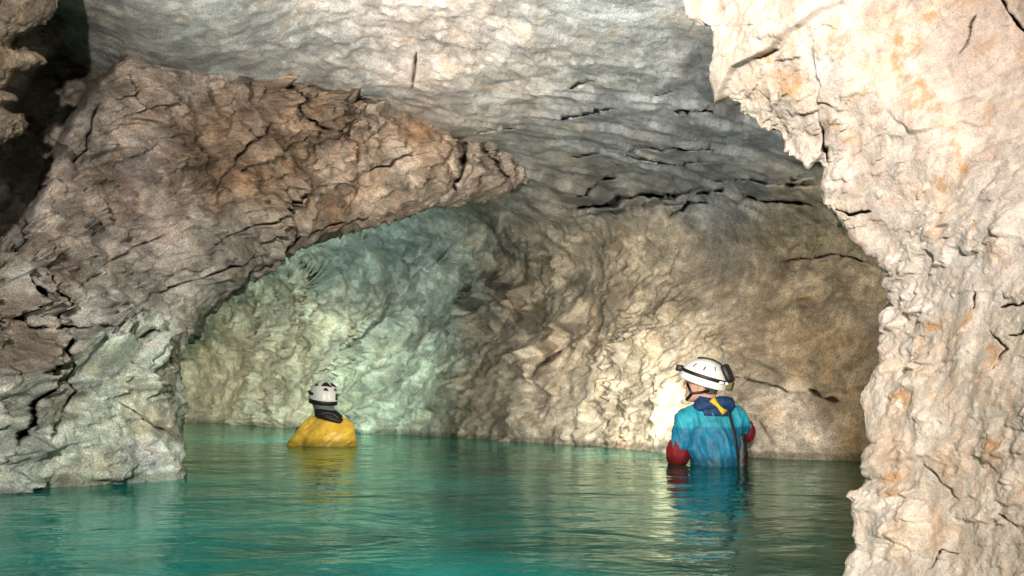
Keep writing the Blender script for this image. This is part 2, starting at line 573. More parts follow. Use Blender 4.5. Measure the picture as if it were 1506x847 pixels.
mass_cracks = [
    ([(185, -60), (150, 40), (95, 110), (55, 180), (28, 260), (5, 330)], 36, 0.5),
    ([(62, 240), (42, 290), (45, 340), (22, 385), (40, 440), (52, 480)], 6, .30), 
    ([(205, 100), (206, 130), (216, 165)], 1.4, .05), ([(150, 150), (140, 170), (132, 215), (105, 240)], 1.8, .05),
    ([(470, 270), (448, 290), (420, 310), (390, 325), (340, 345), (300, 372)], 2.2, .08), ([(395, 180), (375, 205), (345, 240), (310, 290)], 1.8, .06), 
    ([(52, 482), (95, 479), (130, 478), (170, 494)], 5, .16), ([(90, 395), (95, 425), (101, 478)], 3.2, .12),
    ([(100, 484), (72, 555), (48, 612), (28, 670), (14, 715)], 6, .2), ([(160, 490), (200, 503), (235, 510), (262, 532)], 2.6, .08),
    ([(693, 204), (684, 232), (671, 282)], 4.5, .22), ([(705, 208), (730, 240), (758, 262)], 3.5, .14), ([(545, 260), (580, 250), (612, 222)], 1.6, .07),
    ([(432, 135), (440, 165), (474, 196)], 2.2, .08), 
    ([(400, 360), (330, 395), (270, 420), (235, 430)], 2.0, .08), ([(120, 425), (150, 405), (200, 360), (250, 340)], 1.6, .05), ([(550, 330), (470, 352), (370, 412)], 1.8, .06),
    ([(172, 584), (230, 625), (262, 640)], 2.2, .06), ([(75, 650), (105, 590), (112, 530)], 2.2, .08)]


def resample(pts, n):
    p = np.array(pts, float)
    s = np.r_[0, np.cumsum(np.hypot(*np.diff(p, axis=0).T))]
    t = np.linspace(0, s[-1], n)
    return np.stack([np.interp(t, s, p[:, 0]), np.interp(t, s, p[:, 1])], 1)


def build_mass():
    ns, nr, nb = 520, 430, 40
    E = resample(MASS_EDGE, ns)
    s = np.arange(ns)
    T = resample(MASS_OUT, ns)
    r = np.linspace(0, 1, nr) ** 1.25
    px = E[:, None, 0] + (T - E)[:, None, 0] * r[None]
    py = E[:, None, 1] + (T - E)[:, None, 1] * r[None]
    Y = mass_Y(px, py)
    dpx = np.hypot(px - E[:, None, 0], py - E[:, None, 1])
    # the face rounds off towards its free edge
    rim = np.clip(1 - dpx / 26.0, 0, 1)
    Y = Y + 0.16 * (1 - np.sqrt(np.clip(1 - rim ** 2, 0, 1)))
    # behind the edge the rock turns away into the side passage
    t = np.linspace(1, 0, nb, endpoint=False)[None]
    Cc = np.array([600.0, 600.0])
    o = E - Cc
    o /= np.linalg.norm(o, axis=1, keepdims=True)
    bx = E[:, None, 0] + o[:, None, 0] * 46 * t ** 1.3
    by = E[:, None, 1] + o[:, None, 1] * 46 * t ** 1.3
    Yb = Y[:, :1] + 2.4 * t ** 1.2
    px = np.concatenate([bx, px], 1)
    py = np.concatenate([by, py], 1)
    Y = np.concatenate([Yb, Y], 1)
    P = at(px, py, Y)
    sh = px.shape
    n = grid_normals(P)
    ref = P[:, nb + 60] - np.array([0, 0, H])
    if (n[:, nb + 60] * ref).sum() > 0:
        n = -n
    p = P.reshape(-1, 3)
    # splintery joints lean from lower left to upper right across the face
    rot = np.array([[0.80, 0, 0.60], [0, 1, 0], [-0.60, 0, 0.80]])
    pr = p @ rot.T
    f2, e2 = facets(warp(pr, 2.4, 0.12) * np.array([2.8, 3.2, 5.5]))
    f3, e3 = facets(warp(pr, 6, 0.05) * np.array([8, 8, 13]))
    patch = smooth(fbm(p * 1.3 + 3, 3), -0.2, 0.3)
    k1 = chips(pr * np.array([1.3, 1.3, 2.2]), 5, gain=0.55)
    k2 = chips(pr * np.array([6, 6, 10.0]) + 5, 4, gain=0.62)
    kb = chips(pr * np.array([1.5, 1.5, 2.4]) + 2, 2, gain=0.5)
    rough = smooth(fbm(p * 1.0 + 14, 3), -0.22, 0.25)
    m1 = ledges(p, (-.5, .15, .85), 1.5, .6, 11.0, .05)
    m2 = ledges(p, (-.55, .1, .8), 3.4, .7, 12.0)
    m3 = ledges(p, (.8, .3, .5), 3.0, .8, 13.0)
    m4 = ledges(p, (-.4, .2, .9), 7.5, .8, 14.0)
    m5 = ledges(p, (.7, .3, .55), 9.0, .8, 15.0)
    m6 = ledges(p, (-.5, .2, .8), 17.0, .8, 16.0)
    d = 0.10 * fbm(p * 0.9, 2) + 0.13 * kb + 0.05 * k1 + 0.085 * k2 * (0.3 + rough) \
        + 0.22 * m1 + 0.15 * m2 * (0.5 + rough) + 0.13 * m3 * (0.4 + rough) + 0.125 * m4 * (0.45 + rough) + 0.10 * m5 * (0.45 + rough) + 0.058 * m6 \
        + f2 * 0.035 * rough + f3 * 0.014 * (.2 + rough)
    d = (d - d.mean()) * 0.8
    cr = crack_disp(px, py, p, 8.0, mass_cracks, 0.6)
    bulge = 0.10 * np.exp(-(((px - 150) / 120) ** 2 + ((py - 620) / 90) ** 2))
    d = d.reshape(sh) + bulge
    d[:, nb:] *= 0.40 + 0.60 * smooth(dpx, 4, 70)
    d[:, :nb] *= 0.35
    d -= 0.03
    view = P - np.array([0, 0, H])
    V = P + n * d[..., None] + view / np.linalg.norm(view, axis=-1, keepdims=True) * np.minimum(cr * 3, np.maximum(cr, 0.6))[..., None]
    V = V.reshape(-1, 3)
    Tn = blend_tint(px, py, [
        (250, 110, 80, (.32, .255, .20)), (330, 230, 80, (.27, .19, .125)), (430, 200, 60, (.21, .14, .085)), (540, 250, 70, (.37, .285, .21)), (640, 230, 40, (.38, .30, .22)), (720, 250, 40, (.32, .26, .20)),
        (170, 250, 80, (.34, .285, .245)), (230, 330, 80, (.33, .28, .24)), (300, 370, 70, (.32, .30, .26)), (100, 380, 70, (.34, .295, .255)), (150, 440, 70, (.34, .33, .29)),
        (200, 560, 80, (.66, .78, .66)), (180, 680, 70, (.68, .80, .67)), (60, 600, 60, (.50, .56, .47)), (20, 520, 60, (.33, .30, .26)), (-200, 400, 150, (.26, .24, .2)), (620, 200, 20, (.34, .21, .11)), (100, 95, 48, (.18, .16, .125)), (40, 200, 36, (.18, .16, .125))])  # greenish light on the lower block and shade in the cleft painted in
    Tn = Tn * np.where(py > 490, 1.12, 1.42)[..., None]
    Tn = Tn.reshape(-1, 3)
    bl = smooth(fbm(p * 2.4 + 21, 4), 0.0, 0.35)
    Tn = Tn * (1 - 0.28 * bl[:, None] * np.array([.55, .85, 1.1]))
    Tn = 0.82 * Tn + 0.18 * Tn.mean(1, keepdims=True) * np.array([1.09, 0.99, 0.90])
    Tn = mineral(Tn, p @ rot.T, 7.0, 0.26)
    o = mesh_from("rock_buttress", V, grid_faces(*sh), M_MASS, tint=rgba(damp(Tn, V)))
    tag(o, "brown fractured rock mass overhanging the water between left wall and ceiling", "rock")


# ------------------------------------------------------------------ near rocks at the frame's sides
PILLAR_EDGE = [(985, -140), (992, -60), (1000, 0), (1003, 22), (1012, 37), (1040, 38), (1047, 46), (1052, 80), (1050, 112), (1058, 126), (1075, 148), (1087, 153),
               (1092, 172), (1118, 190), (1145, 200), (1148, 222), (1158, 233), (1178, 235), (1200, 244), (1209, 249), (1211, 262), (1208, 300), (1232, 318), (1258, 345), (1275, 356), (1298, 385), (1303, 400), (1303, 425), (1312, 450),
               (1296, 462), (1297, 478), (1290, 500), (1292, 540), (1280, 548), (1262, 580), (1260, 590), (1268, 612), (1272, 640), (1285, 652), (1272, 662), (1278, 690), (1279, 705), (1262, 716), (1250, 726),
               (1248, 750), (1256, 768), (1252, 790), (1262, 806), (1248, 812), (1236, 826), (1232, 850), (1225, 900), (1225, 980)]
pillar_cracks = [
    ([(1460, -15), (1489, 25), (1515, 56)], 3.4, .05), ([(1436, 15), (1425, 55), (1412, 80)], 1.6, .02), ([(1230, 308), (1258, 313), (1282, 309)], 2.8, .05),
    ([(1200, 180), (1208, 215), (1212, 242)], 4, .05), ([(1425, 412), (1431, 430), (1427, 455)], 2.0, .03), ([(1466, 452), (1490, 446), (1515, 445)], 2.0, .035),
    ([(1480, 495), (1512, 485)], 1.8, .03), ([(1452, 486), (1478, 512), (1458, 545)], 2.4, .03), ([(1355, 680), (1382, 708), (1406, 735)], 1.6, .02),
    ([(1472, 755), (1490, 772), (1515, 798)], 2.6, .03), ([(1355, 836), (1380, 808), (1412, 816)], 1.8, .025), ([(1110, 88), (1128, 80), (1144, 72)], 1.8, .025), ([(1010, 30), (1045, 38)], 3, .03)]
RUST = [(1160, 126, 17, 16), (1128, 88, 5, 8), (1322, 75, 10, 40), (1345, 60, 12, 16), (1365, 150, 20, 14), (1356, 135, 8, 18), (1402, 205, 9, 18), (1414, 246, 8, 8), (1376, 265, 9, 6), (1436, 325, 11, 8), (1450, 170, 6, 12),
        (1238, 208, 12, 5), (1310, 705, 14, 8), (1316, 725, 16, 6), (1382, 275, 10, 5), (1366, 480, 10, 6), (1422, 470, 10, 12), (1460, 520, 8, 14), (1370, 25, 12, 8), (1330, 590, 14, 12), (1470, 660, 18, 14)]
pillar_Y = tps([(1000, 0, 1.95), (1050, 100, 1.9), (1150, 220, 1.88), (1210, 300, 1.85), (1300, 420, 1.82), (1270, 600, 1.8), (1240, 840, 1.76),
                (1200, 80, 1.72), (1350, 200, 1.62), (1400, 420, 1.58), (1400, 650, 1.56), (1400, 830, 1.52), (1506, 60, 1.55), (1506, 420, 1.42), (1506, 830, 1.38),
                (1750, 0, 1.2), (1750, 420, 1.1), (1750, 900, 1.05), (1200, -140, 1.7), (1300, 960, 1.58), (1250, -60, 1.66)])


def side_rock(name, edge, depth, far_px, rows, mat, cracks, label, tint_fn, rim_px, rim_m, back_m, amp, sc, nf=330, nb=46, side=1):
    E = resample(edge, rows)
    u = np.linspace(0, 1, nf) ** 1.3
    px = E[:, :1] + (far_px - E[:, :1]) * u[None]
    py = np.repeat(E[:, 1:], nf, 1)
    Y = depth(px, py)
    rim = np.clip(1 - np.abs(px - E[:, :1]) / rim_px, 0, 1)
    Y = Y + rim_m * (1 - np.sqrt(np.clip(1 - rim ** 2, 0, 1)))
    t = np.linspace(1, 0, nb, endpoint=False)[None]
    # the hidden flank runs back from the edge, clear of the line of sight
    Yb = Y[:, :1] + back_m * t ** 1.1
    bx = E[:, :1] + side * 95 * t ** 0.6
    by = np.repeat(E[:, 1:], nb, 1)
    px = np.concatenate([bx, px], 1)
    py = np.concatenate([by, py], 1)
    Y = np.concatenate([Yb, Y], 1)
    P = at(px, py, Y)
    sh = px.shape
    n = grid_normals(P)
    ref = P[:, nb + nf // 3] - np.array([0, 0, H])
    if (n[:, nb + nf // 3] * ref).sum() > 0:
        n = -n
    p = P.reshape(-1, 3)
    k1 = chips(p * 4.5 * sc, 5, gain=0.52)
    k2 = chips(p * 20 * sc + 7, 4, gain=0.62)
    patch = smooth(fbm(p * 4 * sc + 3, 3), -0.15, 0.3)
    k3 = chips(p * 9 * sc + 3, 2, gain=0.5)
    ps = p * sc
    g1 = ledges(ps, (-.45, .2, .85), 4.5, .7, 21.0)
    g2 = ledges(ps, (.7, .3, .6), 7.0, .8, 22.0)
    g3 = ledges(ps, (-.75, .2, .5), 14.0, .8, 23.0)
    g4 = ledges(ps, (.3, .2, .9), 26.0, .8, 24.0)
    g5 = ledges(ps, (-.3, .3, .85), 50.0, .8, 25.0)
    d = amp * (0.018 * fbm(p * 2.5 * sc, 2) + 0.030 * k3 + 0.014 * k1 + 0.018 * k2 * (0.25 + patch) + 0.042 * g1 + 0.034 * g2 * (.4 + patch) + 0.034 * g3 * (.35 + patch) + 0.022 * g4 * (.35 + patch) + 0.011 * g5)
    d = (d.reshape(sh) - d.mean()) * 0.66
    d[:, :nb] *= np.linspace(0.2, 1.0, nb)[None]
    view = P - np.array([0, 0, H])
    view /= np.linalg.norm(view, axis=-1, keepdims=True)
    V = (P + n * d[..., None] + view * (2.2 * crack_disp(px, py, p, 22.0, cracks, 0.5))[..., None]).reshape(-1, 3)
    o = mesh_from(name, V, grid_faces(*sh), mat, tint=rgba(tint_fn(px, py, p, sh)))
    tag(o, label, "rock")
    return o


def pillar_tint(px, py, p, sh):
    T = blend_tint(px, py, [(1150, 90, 80, (.66, .58, .50)), (1210, 100, 26, (.64, .61, .58)), (1350, 120, 90, (.67, .575, .50)), (1440, 60, 60, (.56, .46, .40)), (1300, 300, 80, (.69, .61, .545)),
                            (1400, 420, 90, (.69, .62, .56)), (1330, 600, 90, (.70, .61, .52)), (1450, 700, 80, (.64, .55, .46)), (1300, 780, 60, (.74, .66, .57)), (1480, 480, 50, (.62, .54, .46)), (1090, 130, 30, (.62, .54, .45)), (1440, 150, 40, (.57, .49, .43))])
    T = T.reshape(-1, 3)
    streak = smooth(fbm(p * np.array([30, 30, 9.0]), 4), 0.05, 0.4)
    T = T * (1 - 0.20 * streak[:, None] * np.array([.6, .9, 1.1]))
    chipc = chip((p * 34) @ R3[2]) + 0.6 * chip((p * 70) @ R3[4])
    T = 0.88 * mineral(T, p, 16.0, 0.11)
    m = np.zeros(px.shape)
    for (x, y, rx, ry) in RUST:
        m = np.maximum(m, np.exp(-(((px - x) / (1.5 * rx)) ** 2 + ((py - y) / (1.5 * ry)) ** 2)))
    g = fbm(p * 45, 5) + 0.5 * fbm(p * np.array([160, 160, 90]), 3)
    m = smooth(m.ravel() + 0.9 * g, 0.35, 1.15) * smooth(m.ravel(), 0.0, 0.4)
    T = T * (1 - 0.8 * m[:, None]) + np.array([.46, .25, .10]) * 0.8 * m[:, None]
    loose = smooth(fbm(p * 20 + 8, 5), 0.25, 0.6) * 0.35
    T = T * (1 - loose[:, None]) + np.array([.50, .34, .22]) * loose[:, None]
    return T.reshape(sh + (3,))


LEDGE_EDGE = [(140, -260), (110, -120), (96, -30), (88, 0), (86, 14), (60, 33), (48, 44), (30, 52), (18, 68), (34, 75), (58, 80), (66, 88), (48, 96), (26, 102), (14, 122), (2, 132), (24, 139), (28, 148), (8, 157),
              (20, 163), (40, 166), (38, 182), (26, 200), (2, 206), (-20, 230), (-60, 300), (-120, 380)]
ledge_Y = tps([(90, 0, 3.35), (30, 60, 3.3), (80, 80, 3.35), (0, 130, 3.25), (-60, 0, 3.0), (-60, 130, 3.0), (-200, 0, 2.6), (-200, 200, 2.6), (100, -150, 3.2), (-200, -200, 2.6)])


def ledge_tint(px, py, p, sh):
    T = np.zeros(sh + (3,)) + np.array([.30, .235, .17])
    k = smooth(fbm(p * 9, 3), -0.1, 0.3).reshape(sh + (1,))
    return T * (1 - 0.3 * k)


# ------------------------------------------------------------------ water and lake bed
def build_water():
    m, nt, b = new_mat("cave_water")
    N, L = nt.nodes, nt.links
    tc = N.new("ShaderNodeTexCoord")
    mp = N.new("ShaderNodeMapping")
    mp.inputs["Scale"].default_value = (1.0, 1.6, 1.0)
    mp.inputs["Rotation"].default_value = (0, 0, rad(8))
    L.new(tc.outputs["Object"], mp.inputs["Vector"])
    prev = None
    for sc, dist, st in ((1.6, 0.06, 0.30), (4.5, 0.020, 0.30), (12.0, 0.004, 0.22)):
        n = N.new("ShaderNodeTexNoise")
        n.inputs["Scale"].default_value = sc
        n.inputs["Detail"].default_value = 3
        n.inputs["Distortion"].default_value = 0.8
        L.new(mp.outputs[0], n.inputs["Vector"])
        bp = N.new("ShaderNodeBump")
        bp.inputs["Strength"].default_value = st
        bp.inputs["Distance"].default_value = dist
        L.new(n.outputs[0], bp.inputs["Height"])
        if prev:
            L.new(prev.outputs[0], bp.inputs["Normal"])
        prev = bp
    n = N.new("ShaderNodeTexNoise")
    n.inputs["Scale"].default_value = 0.9
    n.inputs["Detail"].default_value = 5
    L.new(tc.outputs["Object"], n.inputs["Vector"])
    cr = N.new("ShaderNodeValToRGB")
    cr.color_ramp.elements[0].position = 0.35
    cr.color_ramp.elements[0].color = (0.001, 0.045, 0.036, 1)
    cr.color_ramp.elements[1].position = 0.68
    cr.color_ramp.elements[1].color = (0.002, 0.25, 0.215, 1)
    L.new(n.outputs[0], cr.inputs[0])
    # the turquoise is strongest at the left and darkens towards the right
    sx = N.new("ShaderNodeSeparateXYZ")
    L.new(tc.outputs["Object"], sx.inputs[0])
    mr = N.new("ShaderNodeMapRange")
    mr.interpolation_type = 'SMOOTHSTEP'
    mr.inputs[1].default_value = -0.5
    mr.inputs[2].default_value = 1.6
    mr.inputs[3].default_value = 1.0
    mr.inputs[4].default_value = 0.35
    L.new(sx.outputs[0], mr.inputs[0])
    cb = N.new("ShaderNodeCombineColor")
    for k in range(3):
        L.new(mr.outputs[0], cb.inputs[k])
    mx = N.new("ShaderNodeMix")
    mx.data_type = 'RGBA'
    mx.blend_type = 'MULTIPLY'
    mx.inputs[0].default_value = 1
    L.new(cr.outputs[0], mx.inputs[6])
    L.new(cb.outputs[0], mx.inputs[7])
    N.remove(b)
    df = N.new("ShaderNodeBsdfDiffuse")
    L.new(mx.outputs[2], df.inputs[0])
    gl = N.new("ShaderNodeBsdfGlossy")
    gl.inputs["Color"].default_value = (0.72, 0.92, 0.82, 1)
    gl.inputs["Roughness"].default_value = 0.05
    fr = N.new("ShaderNodeFresnel")
    fr.inputs["IOR"].default_value = 1.33
    L.new(prev.outputs[0], gl.inputs["Normal"])
    L.new(prev.outputs[0], fr.inputs["Normal"])
    ms = N.new("ShaderNodeMixShader")
    L.new(fr.outputs[0], ms.inputs[0])
    L.new(df.outputs[0], ms.inputs[1])
    L.new(gl.outputs[0], ms.inputs[2])
    L.new(ms.outputs[0], N["Material Output"].inputs["Surface"])
    xs = np.linspace(-7, 5, 300)
    ys = np.linspace(-0.6, 15.5, 500)
    X, Yy = np.meshgrid(xs, ys)
    p = np.stack([X.ravel(), Yy.ravel(), 0 * X.ravel()], 1)
    z = 0.006 * fbm(p * np.array([1.3, 2.2, 1]), 3)
    for cx_, cy_, r0 in ((1.30, 5.12, 0.22), (-1.64, 7.0, 0.30)):     # rings spreading from the two people
        rr = np.hypot(p[:, 0] - cx_, (p[:, 1] - cy_))
        z = z + 0.0035 * np.sin((rr - r0) * 2 * np.pi / 0.19) * np.exp(-np.maximum(rr - r0, 0) / 0.55) * (0.6 + 0.8 * fbm(p * 1.5 + 5, 2))
    p[:, 2] = z
    o = mesh_from("water", p, grid_faces(500, 300), m)
    o["kind"] = "structure"


def bed_z(x, y):
    return -1.08 - 0.055 * (np.clip(y, 4, 9) - 5.1)


def build_bed():
    xs = np.linspace(-8, 6, 120)
    ys = np.linspace(-1.5, 16, 150)
    X, Yy = np.meshgrid(xs, ys)
    p = np.stack([X.ravel(), Yy.ravel(), bed_z(X, Yy).ravel()], 1)
    z = 0.05 * fbm(p, 3)
    away = np.minimum(np.hypot(p[:, 0] - 1.29, p[:, 1] - 5.1), np.hypot(p[:, 0] + 1.67, p[:, 1] - 7.0))
    p[:, 2] += z * smooth(away, 0.4, 0.9)
    t = np.zeros((len(p), 3)) + np.array([.42, .42, .34])
    o = mesh_from("lake_bed", p, grid_faces(150, 120), M_BED, tint=rgba(t))
    o["kind"] = "structure"


build_cave()
build_mass()
side_rock("rock_pillar", PILLAR_EDGE, pillar_Y, 1760, 620, M_PILLAR, pillar_cracks,
          "bright cream limestone pillar with rusty spots filling the right side", pillar_tint, 8, 0.012, 1.1, 0.9, 1.0, nf=380)
side_rock("rock_ledge", LEDGE_EDGE, ledge_Y, -260, 260, M_MASS, [], "small tan rock ledge jutting into the top left corner before the dark cleft",
          ledge_tint, 40, 0.12, 0.8, 1.2, 0.8, nf=160, nb=30, side=-1)
build_water()
build_bed()
# ------------------------------------------------------------------ people
def smin(a, b, k):
    h = np.clip(0.5 + 0.5 * (b - a) / k, 0, 1)
    return b * (1 - h) + a * h - k * h * (1 - h)


class Field:
    """signed-distance sculpture sampled on a grid, skinned with surface nets"""

    def __init__(self, lo, hi, h):
        self.lo, self.h = np.array(lo, float), h
        self.n = np.ceil((np.array(hi) - self.lo) / h).astype(int) + 1
        self.d = np.full(self.n, 0.3, np.float32)

    def _box(self, lo, hi):
        a = np.clip(np.floor((np.array(lo) - self.lo) / self.h).astype(int), 0, self.n)
        b = np.clip(np.ceil((np.array(hi) - self.lo) / self.h).astype(int) + 1, 0, self.n)
        g = [self.lo[i] + self.h * np.arange(a[i], b[i]) for i in range(3)]
        X = np.stack(np.meshgrid(*g, indexing='ij'), -1)
        return tuple(slice(a[i], b[i]) for i in range(3)), X

    def _add(self, sl, d, k, cut):
        if cut:
            self.d[sl] = -smin(-self.d[sl], d, k)
        else:
            self.d[sl] = smin(self.d[sl], d, k)

    def cone(self, a, b, ra, rb, k=0.02, cut=False):
        a, b = np.array(a, float), np.array(b, float)
        m = max(ra, rb) + k + 0.03
        sl, X = self._box(np.minimum(a, b) - m, np.maximum(a, b) + m)
        if X.size == 0:
            return
        ab = b - a
        t = np.clip(((X - a) @ ab) / (ab @ ab + 1e-9), 0, 1)
        d = np.linalg.norm(X - a - t[..., None] * ab, axis=-1) - (ra + (rb - ra) * t)
        self._add(sl, d, k, cut)

    def chain(self, pts, k=0.02):
        for (a, ra), (b, rb) in zip(pts[:-1], pts[1:]):
            self.cone(a, b, ra, rb, k)

    def ell(self, c, r, R=None, k=0.02, cut=False):
        c, r = np.array(c, float), np.array(r, float)
        m = r.max() + k + 0.03
        sl, X = self._box(c - m, c + m)
        if X.size == 0:
            return
        q = X - c
        if R is not None:
            q = q @ R          # into the local frame
        l = np.linalg.norm(q / r, axis=-1)
        g = np.linalg.norm(q / (r * r), axis=-1) + 1e-9
        d = l * (l - 1) / g
        self._add(sl, d, k, cut)

    def mesh(self):
        d = self.d
        s = d < 0
        n0, n1, n2 = d.shape
        cnt = np.zeros((n0 - 1, n1 - 1, n2 - 1), np.int8)
        for i in (0, 1):
            for j in (0, 1):
                for k in (0, 1):
                    cnt += s[i:n0 - 1 + i, j:n1 - 1 + j, k:n2 - 1 + k]
        cells = np.argwhere((cnt > 0) & (cnt < 8))
        ident = np.full(cnt.shape, -1, np.int64)
        ident[tuple(cells.T)] = np.arange(len(cells))
        acc = np.zeros((len(cells), 3))
        num = np.zeros(len(cells))
        cor = [(i, j, k) for i in (0, 1) for j in (0, 1) for k in (0, 1)]
        vals = {c: d[cells[:, 0] + c[0], cells[:, 1] + c[1], cells[:, 2] + c[2]] for c in cor}
        for c in cor:
            for ax in range(3):
                if c[ax] == 0:
                    e = list(c)
                    e[ax] = 1
                    e = tuple(e)
                    va, vb = vals[c], vals[e]
                    x = (va < 0) != (vb < 0)
                    t = np.where(x, va / np.where(x, va - vb, 1), 0)
                    p = np.tile(np.array(c, float), (len(cells), 1))
                    p[:, ax] += t
                    acc += p * x[:, None]
                    num += x
        V = self.lo + self.h * (cells + acc / num[:, None])
        Fq = []
        for ax in range(3):
            u, v = [(1, 2), (2, 0), (0, 1)][ax]
            sl0 = [slice(1, -1)] * 3
            a = np.take(s, range(0, s.shape[ax] - 1), ax)
            b = np.take(s, range(1, s.shape[ax]), ax)
            for flip, m in ((False, a & ~b), (True, ~a & b)):
                e = np.argwhere(m)
                e = e[(e[:, u] > 0) & (e[:, v] > 0) & (e[:, u] < s.shape[u] - 1) & (e[:, v] < s.shape[v] - 1)]
                if not len(e):
                    continue
                q = []
                for du, dv in ((-1, -1), (0, -1), (0, 0), (-1, 0)):
                    x = e.copy()
                    x[:, u] += du
                    x[:, v] += dv
                    q.append(ident[tuple(x.T)])
                q = np.stack(q, 1)
                if flip:
                    q = q[:, ::-1]
                Fq.append(q)
        Fq = np.concatenate(Fq)
        Fq = Fq[(Fq >= 0).all(1)]
        return V, Fq


def relax(V, Fq, it=2, lam=0.5):
    a = np.concatenate([Fq[:, 0], Fq[:, 1], Fq[:, 2], Fq[:, 3]])
    b = np.concatenate([Fq[:, 1], Fq[:, 2], Fq[:, 3], Fq[:, 0]])
    for _ in range(it):
        s_ = np.zeros_like(V)
        c = np.zeros(len(V))
        for x, y in ((a, b), (b, a)):
            for k in range(3):
                s_[:, k] += np.bincount(x, V[y, k], len(V))
            c += np.bincount(x, minlength=len(V))
        V = V + lam * (s_ / np.maximum(c, 1)[:, None] - V)
    return V


def vert_normals(V, Fq):
    n = np.cross(V[Fq[:, 2]] - V[Fq[:, 0]], V[Fq[:, 3]] - V[Fq[:, 1]])
    out = np.zeros_like(V)
    for k in range(4):
        for c in range(3):
            out[:, c] += np.bincount(Fq[:, k], n[:, c], len(V))
    return out / (np.linalg.norm(out, axis=1, keepdims=True) + 1e-12)


def soaked(nt, tc, n, col):
    """cloth darkened where it has drawn water up above the surface"""
    N, L = nt.nodes, nt.links
    sp = N.new("ShaderNodeSeparateXYZ")
    L.new(tc.outputs["Object"], sp.inputs[0])
    ad = N.new("ShaderNodeMath")
    ad.operation = 'MULTIPLY_ADD'
    ad.inputs[1].default_value = -0.10
    L.new(n.outputs[0], ad.inputs[0])
    L.new(sp.outputs[2], ad.inputs[2])
    mr = N.new("ShaderNodeMapRange")
    mr.inputs[1].default_value = -0.015
    mr.inputs[2].default_value = 0.025
    mr.inputs[3].default_value = 0.5
    mr.inputs[4].default_value = 1.0
    L.new(ad.outputs[0], mr.inputs[0])
    cb = N.new("ShaderNodeCombineColor")
    for k in range(3):
        L.new(mr.outputs[0], cb.inputs[k])
    m = N.new("ShaderNodeMix")
    m.data_type = 'RGBA'
    m.blend_type = 'MULTIPLY'
    m.inputs[0].default_value = 1
    L.new(col, m.inputs[6])
    L.new(cb.outputs[0], m.inputs[7])
    return m.outputs[2]


def plain(name, col, rough=0.6, spec=0.4, var=0.12, scale=40, bump=0.0, wet=False):
    m, nt, b = new_mat(name)
    N, L = nt.nodes, nt.links
    tc = N.new("ShaderNodeTexCoord")
    n = N.new("ShaderNodeTexNoise")
    n.inputs["Scale"].default_value = scale
    n.inputs["Detail"].default_value = 5
    L.new(tc.outputs["Object"], n.inputs["Vector"])
    r = N.new("ShaderNodeValToRGB")
    r.color_ramp.elements[0].position = 0.3
    r.color_ramp.elements[1].position = 0.7
    r.color_ramp.elements[0].color = tuple(c * (1 - var) for c in col) + (1,)
    r.color_ramp.elements[1].color = tuple(min(1, c * (1 + var)) for c in col) + (1,)
    L.new(n.outputs[0], r.inputs[0])
    out = r.outputs[0]
    if wet:
        out = soaked(nt, tc, n, out)
    L.new(out, b.inputs["Base Color"])
    b.inputs["Roughness"].default_value = rough
    b.inputs["Specular IOR Level"].default_value = spec
    if bump:
        bp = N.new("ShaderNodeBump")
        bp.inputs["Strength"].default_value = bump
        bp.inputs["Distance"].default_value = 0.01
        L.new(n.outputs[0], bp.inputs["Height"])
        L.new(bp.outputs[0], b.inputs["Normal"])
    return m


M_SKIN = plain("skin", (.62, .36, .26), .5, .4, .08, 60)
M_WHITE = plain("white_shell", (.85, .85, .83), .35, .5, .05, 30)
M_BLACK = plain("black_rubber", (.012, .012, .013), .5, .5, .2, 60)
M_GREYH = plain("grey_hood", (.16, .20, .18), .8, .3, .15, 60)
M_NAVY = plain("navy_fabric", (.016, .05, .15), .7, .3, .25, 40, .2)
M_RED = plain("red_sleeve", (.22, .012, .02), .7, .3, .25, 60, .3, True)
M_YELLOWF = plain("yellow_trim", (.65, .50, .03), .6, .4, .1, 60)
M_ORANGE = plain("yellow_rain_jacket", (.98, .58, .07), .38, .5, .14, 14, .15, True)
M_LENS = plain("lamp_lens", (.75, .72, .6), .1, .6, .02, 30)
M_METAL = plain("dark_metal", (.05, .05, .05), .3, .6, .1, 30)
M_TROUSER = plain("dark_trousers", (.02, .03, .05), .8, .3, .2, 40)
M_HAIR = plain("grey_hair", (.10, .09, .08), .8, .3, .4, 120, .4)
M_OLIVE = plain("olive_pouch", (.16, .15, .05), .8, .3, .3, 60, .3)


